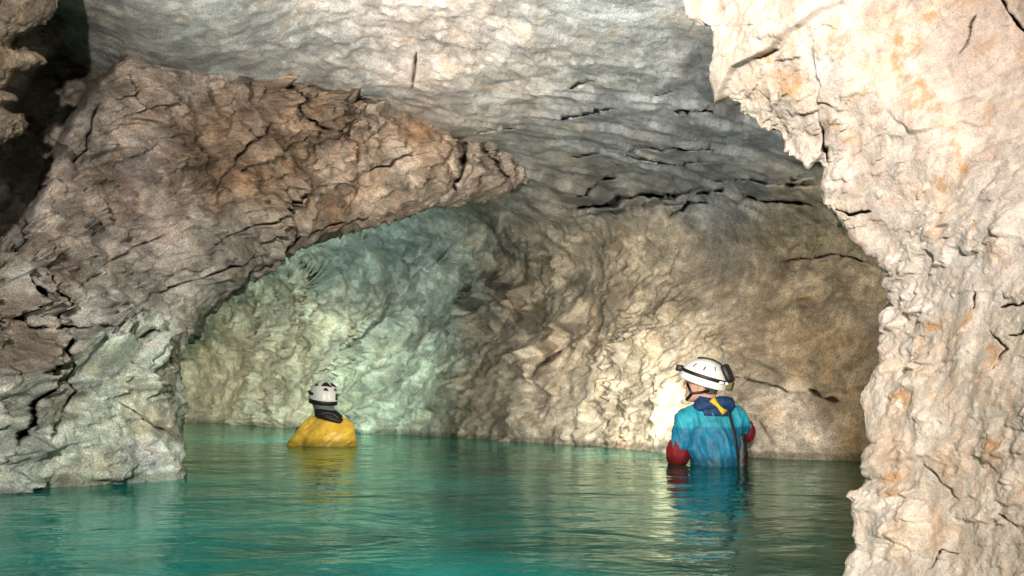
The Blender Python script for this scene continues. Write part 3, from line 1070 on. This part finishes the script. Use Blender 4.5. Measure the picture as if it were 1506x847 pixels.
def turquoise_fabric():
    """light turquoise yoke over a darker blue body, the seam a little above mid-chest"""
    m, nt, b = new_mat("turquoise_fabric")
    N, L = nt.nodes, nt.links
    tc = N.new("ShaderNodeTexCoord")
    sp = N.new("ShaderNodeSeparateXYZ")
    L.new(tc.outputs["Object"], sp.inputs[0])
    n = N.new("ShaderNodeTexNoise")
    n.inputs["Scale"].default_value = 9
    n.inputs["Detail"].default_value = 6
    L.new(tc.outputs["Object"], n.inputs["Vector"])
    # seam height = 0.245 plus a little waviness
    ad = N.new("ShaderNodeMath")
    ad.operation = 'MULTIPLY_ADD'
    ad.inputs[1].default_value = 0.05
    L.new(n.outputs[0], ad.inputs[0])
    L.new(sp.outputs[2], ad.inputs[2])
    mr = N.new("ShaderNodeMapRange")
    mr.inputs[1].default_value = 0.262
    mr.inputs[2].default_value = 0.276
    L.new(ad.outputs[0], mr.inputs[0])
    mx = N.new("ShaderNodeMix")
    mx.data_type = 'RGBA'
    L.new(mr.outputs[0], mx.inputs[0])
    mx.inputs[6].default_value = (.008, .18, .33, 1)
    mx.inputs[7].default_value = (.02, .33, .45, 1)
    r = N.new("ShaderNodeMapRange")
    r.inputs[1].default_value = 0.35
    r.inputs[2].default_value = 0.65
    r.inputs[3].default_value = 0.62
    r.inputs[4].default_value = 1.2
    L.new(n.outputs[0], r.inputs[0])
    cb = N.new("ShaderNodeCombineColor")
    for k in range(3):
        L.new(r.outputs[0], cb.inputs[k])
    m2 = N.new("ShaderNodeMix")
    m2.data_type = 'RGBA'
    m2.blend_type = 'MULTIPLY'
    m2.inputs[0].default_value = 1
    L.new(mx.outputs[2], m2.inputs[6])
    L.new(cb.outputs[0], m2.inputs[7])
    L.new(soaked(nt, tc, n, m2.outputs[2]), b.inputs["Base Color"])
    b.inputs["Roughness"].default_value = 0.6
    bp = N.new("ShaderNodeBump")
    bp.inputs["Strength"].default_value = 0.25
    bp.inputs["Distance"].default_value = 0.02
    L.new(n.outputs[0], bp.inputs["Height"])
    L.new(bp.outputs[0], b.inputs["Normal"])
    return m


M_TURQ = turquoise_fabric()


def rot_zyx(yaw, pitch, roll=0.0):
    return np.array((Matrix.Rotation(yaw, 3, 'Z') @ Matrix.Rotation(pitch, 3, 'X') @ Matrix.Rotation(roll, 3, 'Y')))


def tube_bm(paths, closed=False, seg=8):
    """round or flat bands along paths: list of (points, half_width, half_thickness, normals or None)"""
    V, Q = [], []
    for pts, rw, rt, nrm in paths:
        p = np.array(pts, float)
        n = len(p)
        if closed:
            tg = np.roll(p, -1, 0) - np.roll(p, 1, 0)
        else:
            tg = np.gradient(p, axis=0)
        tg /= np.linalg.norm(tg, axis=1, keepdims=True) + 1e-9
        if nrm is None:
            up = np.array([0.13, 0.21, 0.97])
            nn = np.cross(tg, up)
        else:
            nn = np.array(nrm, float)
            nn = nn - (nn * tg).sum(1, keepdims=True) * tg
        nn /= np.linalg.norm(nn, axis=1, keepdims=True) + 1e-9
        bb = np.cross(tg, nn)
        a = np.linspace(0, 2 * np.pi, seg, endpoint=False)
        ca, sa = np.cos(a), np.sin(a)
        if rw != rt:
            ca = np.sign(ca) * np.abs(ca) ** 0.5
            sa = np.sign(sa) * np.abs(sa) ** 0.5
        ring = p[:, None] + nn[:, None] * (ca * rt)[None, :, None] + bb[:, None] * (sa * rw)[None, :, None]
        off = len(V)
        V.extend(ring.reshape(-1, 3).tolist())
        for i in range(n if closed else n - 1):
            i2 = (i + 1) % n
            for k in range(seg):
                k2 = (k + 1) % seg
                Q.append((off + i * seg + k, off + i2 * seg + k, off + i2 * seg + k2, off + i * seg + k2))
        if not closed:
            for i, flip in ((0, 1), (n - 1, 0)):
                for k in range(1, seg - 1, 2):
                    q = (off + i * seg, off + i * seg + k, off + i * seg + k + 1, off + i * seg + (k + 2) % seg)
                    Q.append(q[::-1] if flip else q)
    return np.array(V), np.array(Q)


def box_round(c, r, R, nx=8):
    """rounded box as a superellipsoid"""
    u = np.linspace(-np.pi / 2, np.pi / 2, nx + 1)
    v = np.linspace(-np.pi, np.pi, 2 * nx, endpoint=False)
    e = 0.35
    f = lambda x: np.sign(x) * np.abs(x) ** e
    P = np.stack([f(np.cos(u))[:, None] * f(np.cos(v))[None] * r[0], f(np.cos(u))[:, None] * f(np.sin(v))[None] * r[1], f(np.sin(u))[:, None] * r[2] + 0 * v[None]], -1)
    V = P.reshape(-1, 3) @ R.T + np.array(c)
    Q = []
    m = 2 * nx
    for i in range(nx):
        for k in range(m):
            Q.append((i * m + k, i * m + (k + 1) % m, (i + 1) * m + (k + 1) % m, (i + 1) * m + k))
    return V, np.array(Q)


def helmet(parent, hc, R, style):
    """local head frame: +y forward, +z up, +x to the wearer's right"""
    W = lambda q: np.asarray(q, float) @ R.T + np.array(hc)
    ax, ay, az = 0.124, 0.152, 0.128
    z0 = 0.012
    nu, nv = 26, 64
    # shell: dome with a lip, outside and inside skins
    rows = []
    for i in range(nu):
        u = i / (nu - 1) * np.pi / 2
        rows.append((np.cos(u) * 1.0, np.sin(u)))
    prof = [(0.93, -0.26), (1.0, -0.30), (1.035, -0.27), (1.02, -0.18), (1.005, -0.06)] + rows[1:]
    inner = [(0.90 * a, 0.93 * b) for a, b in reversed(rows)] + [(0.90, -0.2)]
    prof = prof + inner
    v = np.linspace(0, 2 * np.pi, nv, endpoint=False)
    P = []
    for a, b in prof:
        x = ax * a * np.cos(v)
        y = ay * a * np.sin(v)
        z = z0 + az * b + (0.02 * np.clip(np.sin(v), 0, 1) if b < 0 else 0) - (0.012 * np.clip(-np.sin(v), 0, 1) if b < 0 else 0)
        if b > 0.1 and a > 0.02:      # raised ribs along the crown
            rr = 1 + 0.016 * np.cos(5 * v) * smooth(b, 0.1, 0.5)
            x, y = x * rr, y * rr
        P.append(np.stack([x, y, z + 0 * v], 1))
    P = np.array(P)
    npf = len(prof)
    Q = []
    for i in range(npf):
        i2 = (i + 1) % npf
        for k in range(nv):
            k2 = (k + 1) % nv
            Q.append((i * nv + k, i * nv + k2, i2 * nv + k2, i2 * nv + k))
    hm = mesh_from("helmet", W(P.reshape(-1, 3)), np.array(Q), M_WHITE, parent)

    def on(az_, b, out=1.03):
        a = math.sqrt(max(0, 1 - b * b)) if b > 0 else 1.01
        return (ax * a * out * math.cos(az_), ay * a * out * math.sin(az_), z0 + az * b * (out if b > 0 else 1))

    # headlamp strap: a flat band round the shell, lower at the back
    pts, nr = [], []
    for t in (np.linspace(0, 2 * np.pi, 60, endpoint=False) if style == 'side' else np.linspace(-0.35, np.pi + 0.55, 36)):
        b = 0.16 + 0.12 * math.sin(t) if style == 'side' else 0.05
        q = on(t, b, 1.025)
        pts.append(q)
        nr.append((q[0] / ax ** 2, q[1] / ay ** 2, 0.2 * (q[2] - z0) / az ** 2))
    V, Q = tube_bm([(pts, 0.0115, 0.004, nr)], closed=style == 'side')
    mesh_from("headlamp_strap", W(V), Q, M_BLACK, hm)
    Vb, Qb = box_round((0, ay * 1.09, z0 + az * (0.26 if style == 'side' else 0.1)), (0.030, 0.022, 0.021), np.eye(3))
    mesh_from("headlamp", W(Vb), Qb, M_BLACK, hm)
    Vl, Ql = box_round((0, ay * 1.09 + 0.022, z0 + az * (0.26 if style == 'side' else 0.1)), (0.017, 0.006, 0.014), np.eye(3))
    mesh_from("headlamp_lens", W(Vl), Ql, M_LENS, hm)
    if style == 'side':
        # battery pack and cradle at the back
        Vb, Qb = box_round((0.012, -ay * 0.93, z0 + az * 0.50), (0.074, 0.022, 0.062), rot_zyx(0, -0.62))
        mesh_from("battery_pack", W(Vb), Qb, M_BLACK, hm)
        Vb, Qb = box_round((0.02, -ay * 1.12, z0 - 0.012), (0.045, 0.02, 0.03), rot_zyx(0, 0.1))
        mesh_from("battery_cradle", W(Vb), Qb, M_OLIVE, hm)
        # crown strap, vents
        pts = [on(math.pi * 1.5 + 0.55, b, 1.03) for b in np.linspace(0.2, 0.97, 10)] + [on(math.pi * 0.5 - 0.3, b, 1.03) for b in np.linspace(0.99, 0.93, 4)]
        pts = np.array(pts)
        V, Q = tube_bm([(pts, 0.034, 0.007, pts - np.array([0, 0, z0 - 0.05]))])
        mesh_from("crown_strap", W(V), Q, M_BLACK, hm)
        for t, b in ((math.pi * 1.02, 0.55), (math.pi * 1.2, 0.62), (math.pi * 0.84, 0.6)):
            p0, p1 = on(t, b - 0.09, 1.01), on(t + 0.06, b + 0.09, 1.01)
            V, Q = tube_bm([(np.linspace(p0, p1, 4), 0.004, 0.003, None)])
            mesh_from("vent", W(V), Q, M_BLACK, hm)
        for t in (math.pi * 1.30, math.pi * 1.42):
            Vb, Qb = box_round(on(t, 0.02, 1.03), (0.016, 0.016, 0.010), rot_zyx(t, 0))
            mesh_from("strap_clip", W(Vb), Qb, M_WHITE, hm)
    else:
        # three-cornered vents at the back of the crown
        for t, b, sz in ((-math.pi / 2 - 0.05, 0.74, .040), (-math.pi / 2 + 0.75, 0.74, .034), (-math.pi / 2 - 0.10, 0.42, .022), (-math.pi / 2 + 0.72, 0.42, .018), (-math.pi / 2 - 1.0, 0.66, .024)):
            c = np.array(on(t, b, 1.005))
            nrm = np.array([c[0] / ax ** 2, c[1] / ay ** 2, (c[2] - z0) / az ** 2])
            nrm /= np.linalg.norm(nrm)
            s1 = np.cross(nrm, (0, 0, 1))
            s1 /= np.linalg.norm(s1)
            s2 = np.cross(s1, nrm)
            tri = [c + s1 * sz * 1.1 - s2 * sz * .4, c - s1 * sz * 1.0 - s2 * sz * .6, c - s1 * sz * .1 + s2 * sz * .8, c + s1 * sz * .5 + s2 * sz * .5]
            V = np.array([q + nrm * .004 for q in tri] + [q - nrm * .008 for q in tri])
            Q = np.array([(0, 3, 2, 1), (4, 5, 6, 7), (0, 1, 5, 4), (1, 2, 6, 5), (2, 3, 7, 6), (3, 0, 4, 7)])
            mesh_from("vent", W(V), Q, M_BLACK, hm, smooth_shade=False)
        # cradle band round the nape below the shell
        pts, nr = [], []
        for t in np.linspace(-math.pi * 1.12, math.pi * 0.12, 30):
            pts.append((ax * .93 * math.cos(t), ay * .93 * math.sin(t), z0 - 0.058))
            nr.append((math.cos(t), math.sin(t), 0))
        V, Q = tube_bm([(pts, 0.026, 0.008, nr)])
        mesh_from("nape_band", W(V), Q, M_BLACK, hm)
        for t in (-math.pi / 2 + 0.85, -math.pi / 2 + 0.72):
            p0, p1 = on(t, 0.18, 1.02), on(t, -0.26, 1.045)
            V, Q = tube_bm([(np.linspace(p0, p1, 5), 0.005, 0.004, None)])
            mesh_from("strap_clip", W(V), Q, M_BLACK, hm)
        Vb, Qb = box_round(on(-math.pi * .98, 0.14, 1.06), (0.010, 0.035, 0.011), np.eye(3))
        mesh_from("headlamp_clip", W(Vb), Qb, M_BLACK, hm)
    # chin straps: from the rim before and behind each ear to a join at the jaw, then under the chin
    for sx in (-1, 1):
        j = (sx * .074, 0.040, -0.092)
        fr = np.array([(sx * .112, 0.075, -0.030), (sx * .094, 0.058, -0.062), j])
        bk = np.array([(sx * .104, -0.070, -0.045), (sx * .086, -0.020, -0.072), j])
        dn = np.array([j, (sx * .066, 0.052, -0.118), (sx * .040, 0.070, -0.142), (0, 0.078, -0.150)])
        V, Q = tube_bm([(fr, .0085, .003, fr * np.array([1, .2, 0])), (bk, .0085, .003, bk * np.array([1, .2, 0])), (dn, .010, .0035, dn * np.array([1, .6, .3]))])
        mesh_from("chin_strap", W(V), Q, M_BLACK, hm)
    return hm


def head_sdf(f, hc, R):
    W = lambda q: np.asarray(q, float) @ R.T + np.array(hc)
    f.ell(W((0, -0.008, 0.012)), (.077, .096, .100), R, .02)      # cranium
    f.ell(W((0, 0.030, -0.045)), (.060, .062, .078), R, .03)      # face
    f.ell(W((0, 0.056, -0.102)), (.036, .032, .026), R, .03)      # chin
    for sx in (-1, 1):
        f.cone(W((sx * .058, -0.01, -0.072)), W((sx * .030, .055, -0.106)), .018, .016, .03)   # jaw
        f.ell(W((sx * .040, .068, -0.045)), (.024, .020, .018), R, .02)                     # cheek
        f.ell(W((sx * .030, .088, -0.012)), (.016, .012, .010), R, .008, cut=True)          # eye socket
        f.ell(W((sx * .030, .080, -0.013)), (.0125, .0125, .0125), R, .004)                 # eyeball
        f.cone(W((sx * .012, .094, .010)), W((sx * .046, .084, .008)), .008, .006, .010)     # brow
        f.ell(W((sx * .079, -0.014, -0.030)), (.009, .021, .032), R, .008)                   # ear
        f.ell(W((sx * .088, -0.008, -0.030)), (.006, .012, .020), R, .005, cut=True)
        f.ell(W((sx * .010, .104, -0.050)), (.009, .010, .008), R, .008)                     # nostril wing
    f.cone(W((0, .094, -0.004)), W((0, .113, -0.043)), .008, .012, .012)                     # nose
    f.cone(W((-.020, .083, -0.074)), W((.020, .083, -0.074)), .008, .008, .01)               # lips
    f.cone(W((-.017, .083, -0.085)), W((.017, .083, -0.085)), .009, .009, .01)
    f.cone(W((-.022, .096, -0.0795)), W((.022, .096, -0.0795)), .003, .003, .004, cut=True)


def hand_sdf(f, wrist, dirv, palm_n, side, curl=0.5):
    """palm, four unequal fingers and a thumb; dirv points along the hand, palm_n out of the palm"""
    w0 = np.array(wrist, float)
    d = np.array(dirv, float)
    d /= np.linalg.norm(d)
    n = np.array(palm_n, float)
    n = n - (n @ d) * d
    n /= np.linalg.norm(n)
    x = np.cross(d, n) * side
    for o in (-.028, -.010, .010, .028):
        f.cone(w0 + x * o * .6 + d * .01, w0 + x * o + d * .085, .014, .012, .012)
    for o, L in ((-.031, .062), (-.010, .076), (.011, .082), (.032, .072)):
        p = w0 + x * o + d * .088
        ang = 0.25 * curl
        for k, fr in enumerate((.45, .32, .23)):
            ang += curl * (0.55 if k else 0.3)
            q = p + (d * math.cos(ang) + n * math.sin(ang)) * L * fr + x * o * .1 * fr
            f.cone(p, q, .0095 - .0008 * k, .009 - .0010 * k, .004)
            p = q
    p = w0 + x * .030 + d * .028
    for L, a in ((.040, .9), (.030, .5), (.024, .35)):
        q = p + (x * math.sin(a) + d * math.cos(a) * .85 + n * .35) * L
        f.cone(p, q, .0125, .0105, .006)
        p = q


def wrinkle(V, n, amp, q, octs=3):
    r = ridged(q.astype(np.float32), octs) - 1.0
    return V + n * (amp * r)[:, None]


def sleeve_mesh(name, pts, mat, parent, amp=.006, freq=14, seg=36, cuff=True):
    p = np.array([q for q, r in pts], float)
    r = np.array([r_ for q, r_ in pts], float)
    s_ = np.r_[0, np.cumsum(np.linalg.norm(np.diff(p, axis=0), axis=1))]
    n = 40
    t = np.linspace(0, s_[-1], n)
    P = np.stack([np.interp(t, s_, p[:, k]) for k in range(3)], 1)
    for _ in range(6):
        P[1:-1] = (P[:-2] + 2 * P[1:-1] + P[2:]) / 4
    Rr = np.interp(t, s_, r)
    tg = np.gradient(P, axis=0)
    tg /= np.linalg.norm(tg, axis=1, keepdims=True)
    a1 = np.cross(tg, np.array([0.3, 0.9, 0.2]))
    a1 /= np.linalg.norm(a1, axis=1, keepdims=True)
    a2 = np.cross(tg, a1)
    a = np.linspace(0, 2 * np.pi, seg, endpoint=False)
    dirs = a1[:, None] * np.cos(a)[None, :, None] + a2[:, None] * np.sin(a)[None, :, None]
    base = P[:, None] + dirs * Rr[:, None, None]
    w_ = ridged((base.reshape(-1, 3) * freq).astype(np.float32), 3).reshape(n, seg) - 1
    endr = np.ones(n)
    endr[0] = endr[-1] = 0.80
    V = P[:, None] + dirs * ((Rr * endr)[:, None] + amp * w_)[..., None]
    V = V.reshape(-1, 3)
    Q = []
    for i in range(n - 1):
        for k in range(seg):
            k2 = (k + 1) % seg
            Q.append((i * seg + k, i * seg + k2, (i + 1) * seg + k2, (i + 1) * seg + k))
    return mesh_from(name, V, np.array(Q), mat, parent)


def ring_loft(name, rings, mat, parent, amp=0.004, freq=18, seg=48, thick=0.008):
    """garment band lofted through (centre, rx, ry, tilt_x, tilt_y) rings, with an inner skin"""
    a = np.linspace(0, 2 * np.pi, seg, endpoint=False)
    out, inn = [], []
    for c, rx, ry, tx, ty in rings:
        for lst, dr in ((out, 0), (inn, -thick)):
            x = (rx + dr) * np.cos(a)
            y = (ry + dr) * np.sin(a)
            lst.append(np.stack([c[0] + x, c[1] + y, c[2] + tx * x + ty * y], 1))
    P = np.array(out + inn[::-1])
    n = len(P)
    w_ = (ridged((P.reshape(-1, 3) * freq).astype(np.float32), 3) - 1).reshape(n, seg)
    cen = P.mean(1, keepdims=True)
    dv = P - cen
    dv /= np.linalg.norm(dv, axis=-1, keepdims=True)
    P = P + dv * (amp * w_)[..., None]
    Q = []
    for i in range(n):
        i2 = (i + 1) % n
        for k in range(seg):
            k2 = (k + 1) % seg
            Q.append((i * seg + k, i * seg + k2, i2 * seg + k2, i2 * seg + k))
    return mesh_from(name, P.reshape(-1, 3), np.array(Q), mat, parent)


def person_root(loc, label):
    o = bpy.data.objects.new("person", None)
    o.location = loc
    o.empty_display_size = 0.2
    C.objects.link(o)
    tag(o, label, "person", "cavers wading in the flooded chamber")
    return o


def legs(f, hipz, feetz, x0, y0, fat, foot=True):
    for sx in (-1, 1):
        hip, kn, an = (x0 + sx * .09, y0, hipz), (x0 + sx * .115, y0 + .03, (hipz + feetz) / 2 + .03), (x0 + sx * .12, y0 - .01, feetz + .09)
        f.chain([(hip, .085 + fat), (kn, .056 + fat), (an, .042 + fat)], .03)
        if foot:
            f.chain([((an[0], an[1] - .02, feetz + .05), .045), ((an[0] + sx * .02, an[1] + .16, feetz + .040), .038)], .03)


def blue_person():
    X0, Y0 = (1050 - CX) / F * 5.1, 5.1
    feet = float(bed_z(X0, Y0))
    root = person_root((X0, Y0, 0), "person in turquoise jacket and white helmet standing waist deep near the bright wall")
    hc = (-.062, .05, .520)
    R = rot_zyx(rad(66), rad(13), rad(-3))
    shL, shR = np.array((-.165, .0, .275)), np.array((.150, .055, .290))
    elL, elR = np.array((-.235, -.01, .075)), np.array((.242, .12, .205))
    haL, haR = np.array((-.20, .235, -.01)), np.array((.130, .37, .155))
    neck = np.array((-.015, .035, .37))
    f = Field((-.42, -.28, feet - .03), (.40, .56, .70), .0075)
    head_sdf(f, hc, R)
    f.cone(neck + (0, 0, -.03), (-.045, .04, .46), .062, .056, .03)
    f.ell((.005, .03, .20), (.155, .095, .18), None, .04)
    f.ell((.012, .015, -.08), (.145, .100, .15), None, .05)
    f.chain([((-.08, .02, .31), .06), (shL, .058)], .04)
    f.chain([((.08, .04, .32), .06), (shR, .058)], .04)
    f.chain([(shL, .054), (elL, .042), (haL, .028)], .02)
    f.chain([(shR, .054), (elR, .042), (haR, .028)], .02)
    hand_sdf(f, haL, haL - elL, (1, 0, -.3), 1, .5)
    hand_sdf(f, haR, haR - elR, (-1, .2, -.3), -1, .6)
    legs(f, -.17, feet, .012, .015, 0)
    V, Q = f.mesh()
    V = relax(V, Q, 2)
    mesh_from("body", V, Q, M_SKIN, root)

    # jacket: trunk and short wide sleeves in one shell
    f = Field((-.36, -.26, -.32), (.34, .40, .48), .0075)
    f.ell((.006, .025, .17), (.180, .128, .22), None, .03)
    f.cone((.010, .02, .12), (.014, .02, -.20), .150, .150, .05)
    f.chain([((-.06, .02, .33), .070), (shL, .082)], .05)
    f.chain([((.06, .04, .34), .070), (shR, .080)], .05)
    f.chain([(shL, .082), (shL + (elL - shL) * .72, .072)], .035)
    f.chain([(shR, .080), (shR + (elR - shR) * .62, .066)], .035)
    V, Q = f.mesh()
    V = relax(V, Q, 3)
    nn = vert_normals(V, Q)
    # folds run down and inwards from the shoulders
    q = np.stack([V[:, 0] * 13 + V[:, 2] * 4, V[:, 1] * 6, V[:, 2] * 3.6], 1)
    V = wrinkle(V, nn, .011, q, 3)
    V = wrinkle(V, nn, .004, V * 16, 2)
    jk = mesh_from("jacket", V, Q, M_TURQ, root)
    # shoulder strap over the right side of the back
    path = []
    for t in np.linspace(0, 1, 16):
        path.append((.075 + .085 * t, -.055 - .045 * math.sin(t * 3.0) + .02 * t, .375 - .50 * t))
    tree_n = []
    pth = []
    for q in path:
        i = np.argmin(((V - np.array(q)) ** 2 * np.array([1, .15, 1])).sum(1) + np.where(nn[:, 1] > 0.1, 1.0, 0))
        pth.append(V[i] + nn[i] * .003)
        tree_n.append(nn[i])
    pth = np.array(pth)
    for _ in range(2):
        pth[1:-1] = (pth[:-2] + 2 * pth[1:-1] + pth[2:]) / 4
    Vs, Qs = tube_bm([(pth, .012, .005, tree_n)])
    mesh_from("shoulder_strap", Vs, Qs, M_BLACK, root)
    # dark side panel hanging from the strap down to the water
    sleeve_mesh("side_bag", [((.170, -.02, .20), .030), ((.172, -.02, .08), .040), ((.165, -.02, -.08), .045), ((.16, -.02, -.2), .03)], M_BLACK, root, .006, 16)
    # red undersuit sleeves from the jacket cuffs to the wrists
    a = shL + (elL - shL) * .66
    sleeve_mesh("sleeve", [(a, .060), (elL + (0, 0, .035), .070), (elL + (.008, .02, -.015), .078), (elL + (haL - elL) * .35, .064), (haL + (elL - haL) * .08, .040)], M_RED, root, .010, 15)
    a = shR + (elR - shR) * .55
    sleeve_mesh("sleeve", [(a, .056), (elR + (0, 0, .02), .058), (elR + (.004, .02, -.025), .062), (elR + (haR - elR) * .4, .055), (haR + (elR - haR) * .08, .038)], M_RED, root, .008, 18)
    # collar: navy with a yellow tab
    co = ring_loft("collar", [((.000, .03, .315), .138, .112, -.03, .02), ((-.002, .032, .350), .130, .104, -.03, .02), ((-.006, .034, .392), .112, .090, -.10, .03), ((-.014, .035, .428), .098, .082, -.18, .05)], M_NAVY, root, .009, 16)
    tab = np.array([(-.040, -.088, .420), (-.022, -.090, .398), (.000, -.096, .374), (.020, -.100, .350), (.040, -.096, .336)])
    Vt = []
    wd = (.026, .019, .012, .019, .028)
    for p_, w_ in zip(tab, wd):
        dx = np.array([.70, .12, .55])
        dx = dx / np.linalg.norm(dx)
        for sgn in (-1, 1):
            for dy in (-.010, .012):
                Vt.append(p_ + dx * sgn * w_ * .8 + np.array([0, dy - .018, 0]))
    Qt = []
    for i in range(4):
        b0, b1 = i * 4, i * 4 + 4
        for e0, e1 in ((0, 1), (1, 3), (3, 2), (2, 0)):
            Qt.append((b0 + e0, b0 + e1, b1 + e1, b1 + e0))
    Qt += [(0, 2, 3, 1), (16, 17, 19, 18)]
    mesh_from("collar_tab", np.array(Vt), np.array(Qt), M_YELLOWF, co, smooth_shade=False)
    hw = lambda q: np.asarray(q, float) @ R.T + np.array(hc)
    # dark hood rolled at the nape
    sleeve_mesh("hood", [((.105, .07, .360), .030), ((.088, -.01, .385), .052), ((.040, -.045, .400), .040), ((-.05, -.055, .388), .030), ((-.112, -.02, .360), .034), ((-.140, .05, .345), .026)], M_NAVY, root, .008, 20)
    # hair at the nape
    hf = Field(np.array(hc) - .16, np.array(hc) + .16, .006)
    hf.ell(hw((0, -.030, -.020)), (.076, .074, .078), R, .01)
    hf.ell(hw((0, .075, -.060)), (.12, .085, .10), R, .01, cut=True)
    V, Q = hf.mesh()
    V = relax(V, Q, 1)
    mesh_from("hair", V, Q, M_HAIR, root)
    # spectacles
    gp = []
    for sx in (-1, 1):
        a = np.linspace(0, 2 * np.pi, 20)
        gp.append((hw(np.stack([sx * .032 + .021 * np.cos(a), .108 + 0 * a, -.014 + .017 * np.sin(a)], 1)), .0018, .0018, None))
        gp.append((hw(np.linspace((sx * .053, .107, -.008), (sx * .080, -.01, -.010), 6)), .0018, .0018, None))
    gp.append((hw(np.linspace((-.011, .109, -.008), (.011, .109, -.008), 4)), .0018, .0018, None))
    V, Q = tube_bm(gp, seg=6)
    mesh_from("spectacles", V, Q, M_METAL, root)
    # trousers under water
    f = Field((-.25, -.2, feet + .05), (.28, .22, .02), .012)
    f.ell((.012, .015, -.10), (.150, .108, .15), None, .04)
    legs(f, -.17, feet, .012, .015, .012, False)
    V, Q = f.mesh()
    mesh_from("trousers", relax(V, Q, 2), Q, M_TROUSER, root)
    helmet(root, hw((0, 0, .022)), R, 'side')


def yellow_person():
    X0, Y0 = (473 - CX) / F * 7.0, 7.0
    feet = float(bed_z(X0, Y0))
    root = person_root((X0, Y0, 0), "person in yellow jacket and white helmet, chest deep in green water, seen from behind")
    hc = (.012, .02, .415)
    R = rot_zyx(rad(24), rad(4), rad(4))
    hw = lambda q: np.asarray(q, float) @ R.T + np.array(hc)
    shL, shR = np.array((-.120, .02, .125)), np.array((.195, .03, .125))
    elL, elR = np.array((-.225, .0, -.005)), np.array((.250, .10, -.12))
    haL, haR = np.array((-.22, .26, .02)), np.array((.12, .34, -.10))
    f = Field((-.45, -.26, feet - .03), (.42, .56, .58), .0085)
    head_sdf(f, hc, R)
    f.cone((.035, .015, .20), (.02, .015, .34), .062, .056, .03)
    f.ell((.03, .02, .02), (.165, .105, .20), None, .04)
    f.ell((.03, .01, -.26), (.150, .105, .16), None, .05)
    f.chain([((-.03, .02, .20), .06), (shL, .058)], .04)
    f.chain([((.10, .02, .20), .06), (shR, .058)], .04)
    f.chain([(shL, .054), (elL, .042), (haL, .028)], .02)
    f.chain([(shR, .054), (elR, .042), (haR, .028)], .02)
    hand_sdf(f, haL, haL - elL, (1, 0, -.3), 1, .5)
    hand_sdf(f, haR, haR - elR, (-1, .2, -.3), -1, .6)
    legs(f, -.34, feet, .03, .01, 0)
    V, Q = f.mesh()
    mesh_from("body", relax(V, Q, 2), Q, M_SKIN, root)
    # big puffed jacket with the air trapped in it
    f = Field((-.46, -.34, -.42), (.46, .50, .36), .0085)
    f.ell((.060, .01, .040), (.222, .175, .190), None, .03)
    f.ell((.04, .01, -.20), (.20, .15, .20), None, .05)
    f.ell((.170, .0, .110), (.105, .11, .095), None, .05)
    f.chain([((.0, .0, .19), .085), (shL + (0, 0, .0), .095)], .05)
    f.chain([((.10, .01, .19), .085), (shR + (-.02, 0, .0), .100)], .05)
    f.chain([(shL + (0, -.02, 0), .090), (elL, .072), (elL + (haL - elL) * .8, .055)], .012)
    f.chain([(shR + (-.015, 0, 0), .098), (elR, .080), (elR + (haR - elR) * .8, .055)], .03)
    V, Q = f.mesh()
    V = relax(V, Q, 3)
    nn = vert_normals(V, Q)
    q = np.stack([V[:, 0] * 7 - V[:, 2] * 6, V[:, 1] * 4, V[:, 2] * 5 + V[:, 0] * 3], 1)
    V = V + nn * (.034 * chips((q * 0.9).astype(np.float32), 2))[:, None]
    V = wrinkle(V, nn, .008, q * 1.3 + 4, 3)
    mesh_from("jacket", V, Q, M_ORANGE, root)
    # dark collar flopped open to the right, grey hood under the helmet
    co = ring_loft("collar", [((.075, .0, .225), .135, .110, -.28, .03), ((.070, .0, .258), .135, .108, -.30, .03), ((.060, .0, .300), .118, .096, -.32, .05), ((.045, .0, .322), .090, .082, -.20, .05)], M_BLACK, root, .010, 14)
    a = np.linspace(math.pi * 1.40, math.pi * 1.75, 12)
    rim = np.stack([0.070 + .138 * np.cos(a), .112 * np.sin(a), .268 - .30 * .135 * np.cos(a) + .03 * np.sin(np.linspace(0, 3.1, 12))], 1)
    V, Q = tube_bm([(rim, .003, .003, None)], seg=6)
    mesh_from("collar_piping", V, Q, M_GREYH, co)
    hf = Field(np.array(hc) - .22, np.array(hc) + .2, .006)
    hf.ell(hw((0, -.012, -.035)), (.088, .100, .095), R, .02)
    hf.cone(hw((0, -.01, -.06)), (.03, .01, .26), .080, .082, .03)
    hf.ell(hw((0, .085, -.055)), (.058, .075, .075), R, .01, cut=True)
    V, Q = hf.mesh()
    V = relax(V, Q, 2)
    mesh_from("hood", wrinkle(V, vert_normals(V, Q), .004, V * 20, 3), Q, M_GREYH, root)
    # black glove cuff behind the bent left arm
    sleeve_mesh("glove", [((-.245, .14, .095), .030), ((-.232, .15, .13), .034), ((-.215, .16, .155), .026)], M_BLACK, root, .004, 20)
    f = Field((-.25, -.2, feet + .05), (.30, .22, -.15), .012)
    f.ell((.03, .01, -.27), (.155, .112, .15), None, .04)
    legs(f, -.34, feet, .03, .01, .012, False)
    V, Q = f.mesh()
    mesh_from("trousers", relax(V, Q, 2), Q, M_TROUSER, root)
    helmet(root, hw((0, 0, .020)), R, 'back')


blue_person()
yellow_person()
